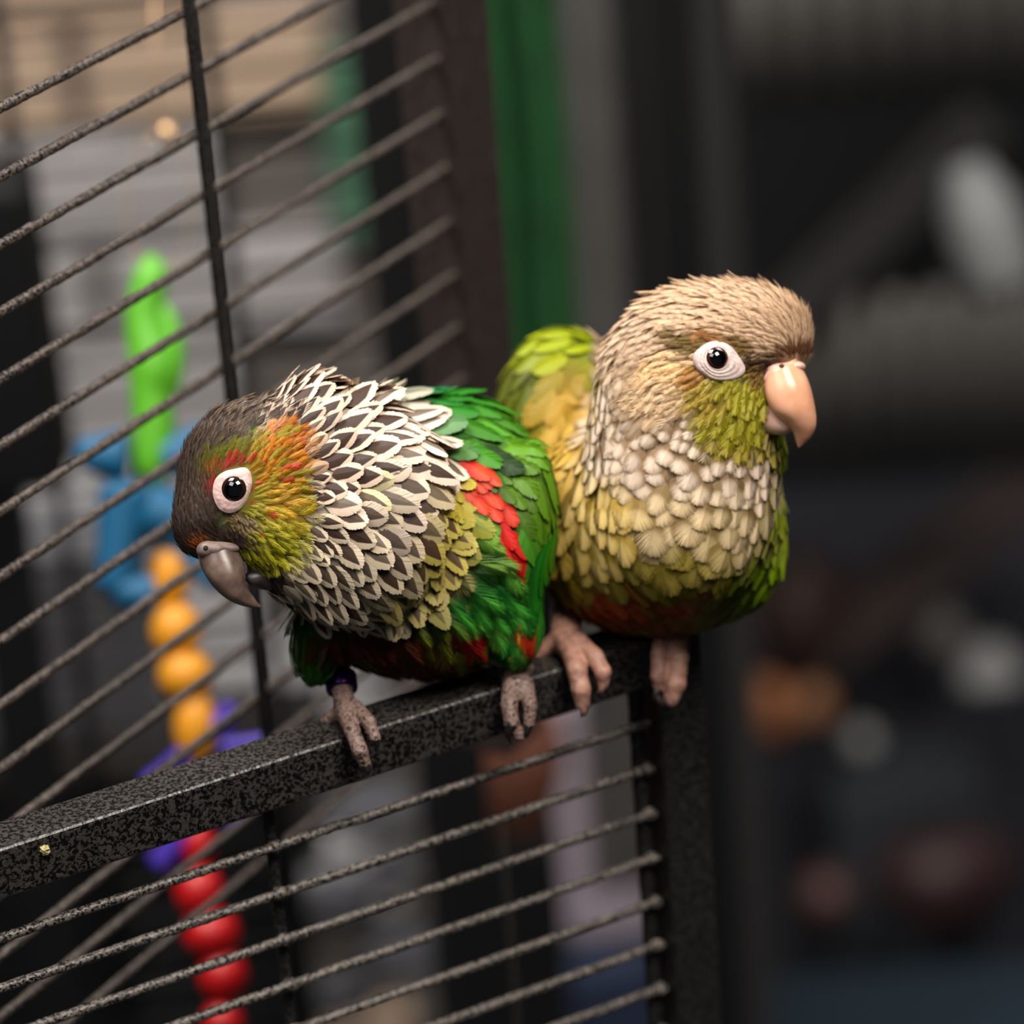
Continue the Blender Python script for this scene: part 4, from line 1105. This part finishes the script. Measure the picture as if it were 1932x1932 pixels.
# green cloth drape with folds
def drape():
    D = 1.55; q = P(965, 330, D); n = 60; w_ = .046; V, F = [], []
    zt, zb = q[2] + .17, q[2] - .10
    for j in range(14):
        for i in range(n):
            x = (i / (n - 1) - .5) * w_; z = zt + (zb - zt) * j / 13
            V.append((q[0] + x + .0006 * math.sin(j), q[1] + .006 * math.sin(x * 420 + .3 * math.sin(j * .6)) + .003 * math.sin(x * 900), z))
    for j in range(13):
        for i in range(n - 1): F.append((j * n + i, j * n + i + 1, (j + 1) * n + i + 1, (j + 1) * n + i))
    o = mesh_obj('green_cloth', np.array(V), F, simple_mat('green_cloth', (26, 84, 40), .9, noise=.25, nscale=60), None)
    md = o.modifiers.new('s', 'SOLIDIFY'); md.thickness = .0015
    tag(o, 'dark green cloth hanging beside the cage corner, left of the right parrot', 'cloth')
drape()
post('grey_board', 1120, 1.9, .052, simple_mat('grey_board', (78, 75, 72), .8, noise=.15, nscale=30), 'blurred grey upright board right of the green cloth', 'board', v=300, h=.8, dep=.015)
post('black_post', 1222, 1.8, .020, M_BLACK, 'black post between the grey board and the dark grey cabinet door', 'post', v=500, h=1.2)
post('grey_post', 1325, 2.0, .036, simple_mat('dark_grey_paint', (50, 49, 50), .6), 'dark grey post behind the head of the right parrot', 'post', v=500, h=1.2, dep=.02)
V_, F_ = tube(np.array([P(922, 300, 1.3), P(946, 700, 1.3)]), .0006, 8)
tag(mesh_obj('cord', V_, F_, simple_mat('teal_cord', (20, 96, 90), .5), None), 'thin teal cord hanging beside the brown cage corner post', 'cord')

# second cage in the back
def back_cage():
    D = 2.35; y = P(1500, 600, D)[1]
    root = empty('back_cage', (P(1500, 600, D)[0], y, .62), 'large black cage with pale upright bars, blurred in the dark behind the right parrot', 'cage')
    mb = simple_mat('pale_wire', (108, 104, 100), .5)
    def XZ(u, v):
        # meeting point of a viewing line with the plane of this cage front
        r = Fv + (u - 966) / FPX * Rv - (v - 966) / FPX * Uv; q = CAM + r * ((y - CAM[1]) / r[1]); return q[0], q[2]
    x0, zt = XZ(1290, -60); x1, z1 = XZ(2050, 125); _, z2 = XZ(1600, 560); _, z3 = XZ(1600, 850)
    n = 9
    for (za, zb) in ((zt + .02, z1), (z2, z3)):
        for i in range(n):
            x = x0 + (x1 - x0) * (i + .5) / n
            V, F = tube(np.array([(x, y, za), (x, y, zb)]), .0072, 10); mesh_obj('upright_bar', V, F, mb, root)
    wbox('door_panel', ((x0 + x1) / 2, y + .012, (z1 + z2) / 2), (x1 - x0, .02, z1 - z2), M_BLACK, root)
    wbox('top_panel', ((x0 + x1) / 2, y + .05, (zt + z1) / 2), (x1 - x0, .02, zt - z1), simple_mat('panel_grey', (40, 39, 38), .8), root)  # plain grey panel behind the upper bars
    wbox('base_panel', ((x0 + x1) / 2, y + .05, (z2 + z3) / 2), (x1 - x0, .02, z2 - z3), simple_mat('panel_grey_low', (44, 44, 46), .8), root)  # plain grey panel behind the lower bars
    a = XZ(1420, 640); b = XZ(1860, 210); L = math.hypot(b[0] - a[0], b[1] - a[1]); ang = math.atan2(b[1] - a[1], b[0] - a[0])
    wbox('diagonal_brace', ((a[0] + b[0]) / 2, y - .012, (a[1] + b[1]) / 2), (L, .012, .030), simple_mat('brace_grey', (52, 50, 50), .5), root, tiltx=-ang)
    wbox('lower_rail', ((x0 + x1) / 2, y, z3 - .008), (x1 - x0, .03, .016), M_BLACK, root)
    wbox('side_post', (x0 - .012, y, .62), (.024, .03, 1.24), M_BLACK, root); wbox('side_post', (x1, y, .62), (.024, .03, 1.24), M_BLACK, root)
back_cage()

def bottle():
    D = 1.95; q = P(1865, 400, D); root = empty('water_bottle', q, 'blurred pale grey bottle hanging at the right edge of the frame', 'bottle')
    m_ = simple_mat('frosted_plastic', (108, 109, 109), .5)
    a = P(1820, 310, D); b = P(1905, 560, D); p = catmull([a, a * .6 + b * .4, b * .9 + a * .1, b], 20)
    V, F = tube(p, catmull([[.010, 0, 0], [.020, 0, 0], [.018, 0, 0], [.008, 0, 0]], 20)[:, 0], 20); fix_normals(mesh_obj('body', V, F, m_, root))
    V, F = tube(np.array([b, b + (b - a) * .12]), .005, 12); mesh_obj('spout', V, F, simple_mat('steel', (160, 160, 160), .3, metal=.8), root)
bottle()

# things low in the room at the right
BY = 2.45
def low(u, v, y=BY):
    r = Fv + (u - 966) / FPX * Rv - (v - 966) / FPX * Uv; q = CAM + r * ((y - CAM[1]) / r[1]); return q
q = low(1640, 1160); wbox('dark_cabinet', (q[0] + .12, BY + .14, q[2] / 2 - .02), (.62, .22, q[2] + .06), simple_mat('blue_black_cabinet', (62, 62, 70), .7), label='low blue black cabinet behind the small items at right', cat='cabinet', bevel=.004)
q = low(1330 + 40, 1600, 1.5); wbox('black_post', (q[0] - .006, 1.5, q[2] + .03), (.020, .03, .75), M_BLACK, label='black post directly right of the door stile, below the right parrot', cat='post', bevel=.002)
def wobj(name, u, v, y, r, col, label, cat, sc3=(1, 1, 1), lump=.08, rough=.5):
    q = low(u, v, y); V, F = blob_mesh(q, r, sc3, lump); tag(mesh_obj(name, V, F, simple_mat(name + '_mat', col, rough), None), label, cat)
sh = low(1700, 1432, 2.30); wbox('dark_crate', (sh[0], 2.30, sh[2] / 2), (.10, .10, sh[2]), simple_mat('slate_crate', (44, 48, 54), .8), label='dark slate crate that the small pale ball rests on', cat='crate', bevel=.004)
wobj('highlight_ball', 1625, 1400, 2.30, .011, (170, 170, 170), 'small pale grey ball added in place of a blurred highlight, low at right centre', 'ball', lump=.0)  # pale ball made up to give an out-of-focus highlight disc
wobj('highlight_paper', 1868, 1262, 2.30, .019, (176, 176, 176), 'bright white crumpled shape added in place of a blurred highlight near the right edge', 'paper', (1.2, 1, .8), .15)  # pale lump made up for the brighter out-of-focus highlight
wobj('grey_cloth_ball', 1780, 1200, 2.36, .017, (120, 116, 112), 'dim grey cloth ball left of the bright crumpled shape', 'cloth', (1, 1, 1.1), .12)
wobj('wooden_block', 1450, 1335, 2.25, .014, (176, 112, 70), 'orange brown wooden chew block nearest the door stile', 'toy', (1, 1, 1.5), .1)
wobj('wooden_disc', 1535, 1330, 2.25, .014, (140, 94, 62), 'brown wooden chew disc right of the orange brown block', 'toy', (1, 1, 1), .1)
wobj('clay_pot', 1560, 1690, 2.20, .018, (78, 50, 46), 'dull reddish clay pot low at right', 'pot', (1, 1, 1), .05)
wobj('brick_red_bag', 1780, 1660, 2.18, .030, (60, 38, 40), 'dark red bag low at right edge', 'bag', (1.4, 1, 1.2), .1)
wobj('brown_sack', 1500, 1140, 2.3, .030, (84, 64, 60), 'brown sack behind the tail side of the right parrot', 'sack', (1.2, 1, 1.4), .1)
a = low(1450, 1230, 2.4); b = low(1960, 850, 2.4); L = math.hypot(b[0] - a[0], b[2] - a[2])
wbox('wooden_plank', ((a[0] + b[0]) / 2, 2.36, (a[2] + b[2]) / 2), (L, .012, .045), simple_mat('dull_brown_wood', (112, 98, 94), .7), label='dull brown plank leaning diagonally at right', cat='plank', tiltx=-math.atan2(b[2] - a[2], b[0] - a[0]), bevel=.002)
q = low(1760, 1990, 1.95); wbox('teal_mat', (q[0], 1.95, q[2] - .02), (.26, .22, .03), simple_mat('teal_blue_cloth', (24, 42, 54), .9), label='folded teal blue cloth at the bottom right corner', cat='cloth', bevel=.008)
# behind the door bars
q = low(965, 1430, 1.62); wbox('plant_stand', (q[0] + .004, 1.62, (q[2] - .038) / 2), (.032, .032, q[2] - .038), M_BLACK, label='narrow black stand under the orange brown pot', cat='stand', bevel=.002); V, F = blob_mesh((0, 0, 0), 1.0, (1, 1, 1), .06); V = V * np.array([.026, .02, .042]) + q
tag(mesh_obj('terracotta_pot', V, F, simple_mat('terracotta', (104, 60, 44), .8), None), 'orange brown rounded pot behind the door bars', 'pot')
q = low(1150, 1520, 1.9); wbox('lilac_box', (q[0], 1.9, q[2]), (.058, .03, .15), simple_mat('lilac_grey_card', (196, 180, 192), .8), label='tall lilac grey box behind the right end of the door bars', cat='box', bevel=.003)
q = low(1160, 1850, 1.85); wbox('navy_box', (q[0], 1.85, q[2] - .012), (.07, .03, .05), simple_mat('navy_card', (40, 52, 78), .8), label='navy blue box below the lilac grey box', cat='box', bevel=.003)
for k, (uu, vv, r_, sx) in enumerate(((700, 1530, .018, 1.3), (640, 1700, .016, 1.2), (740, 1640, .014, 1), (760, 1800, .018, 1.2), (640, 1880, .014, 1.4))):
    q = low(uu, vv, 1.75); V, F = blob_mesh(q, r_, (sx, 1, .8), .18)
    lab = ['crumpled grey newspaper ball, topmost behind the door bars', 'crumpled grey newspaper ball left in the pile below the topmost', 'small crumpled grey newspaper ball right under the topmost', 'large crumpled grey newspaper ball low right of the pile', 'flat crumpled grey newspaper ball lowest in the pile'][k]
    tag(mesh_obj('newspaper_ball', V, F, simple_mat('newsprint', (88, 88, 94), .9), None), lab, 'newspaper', 'crumpled newspaper behind the door')
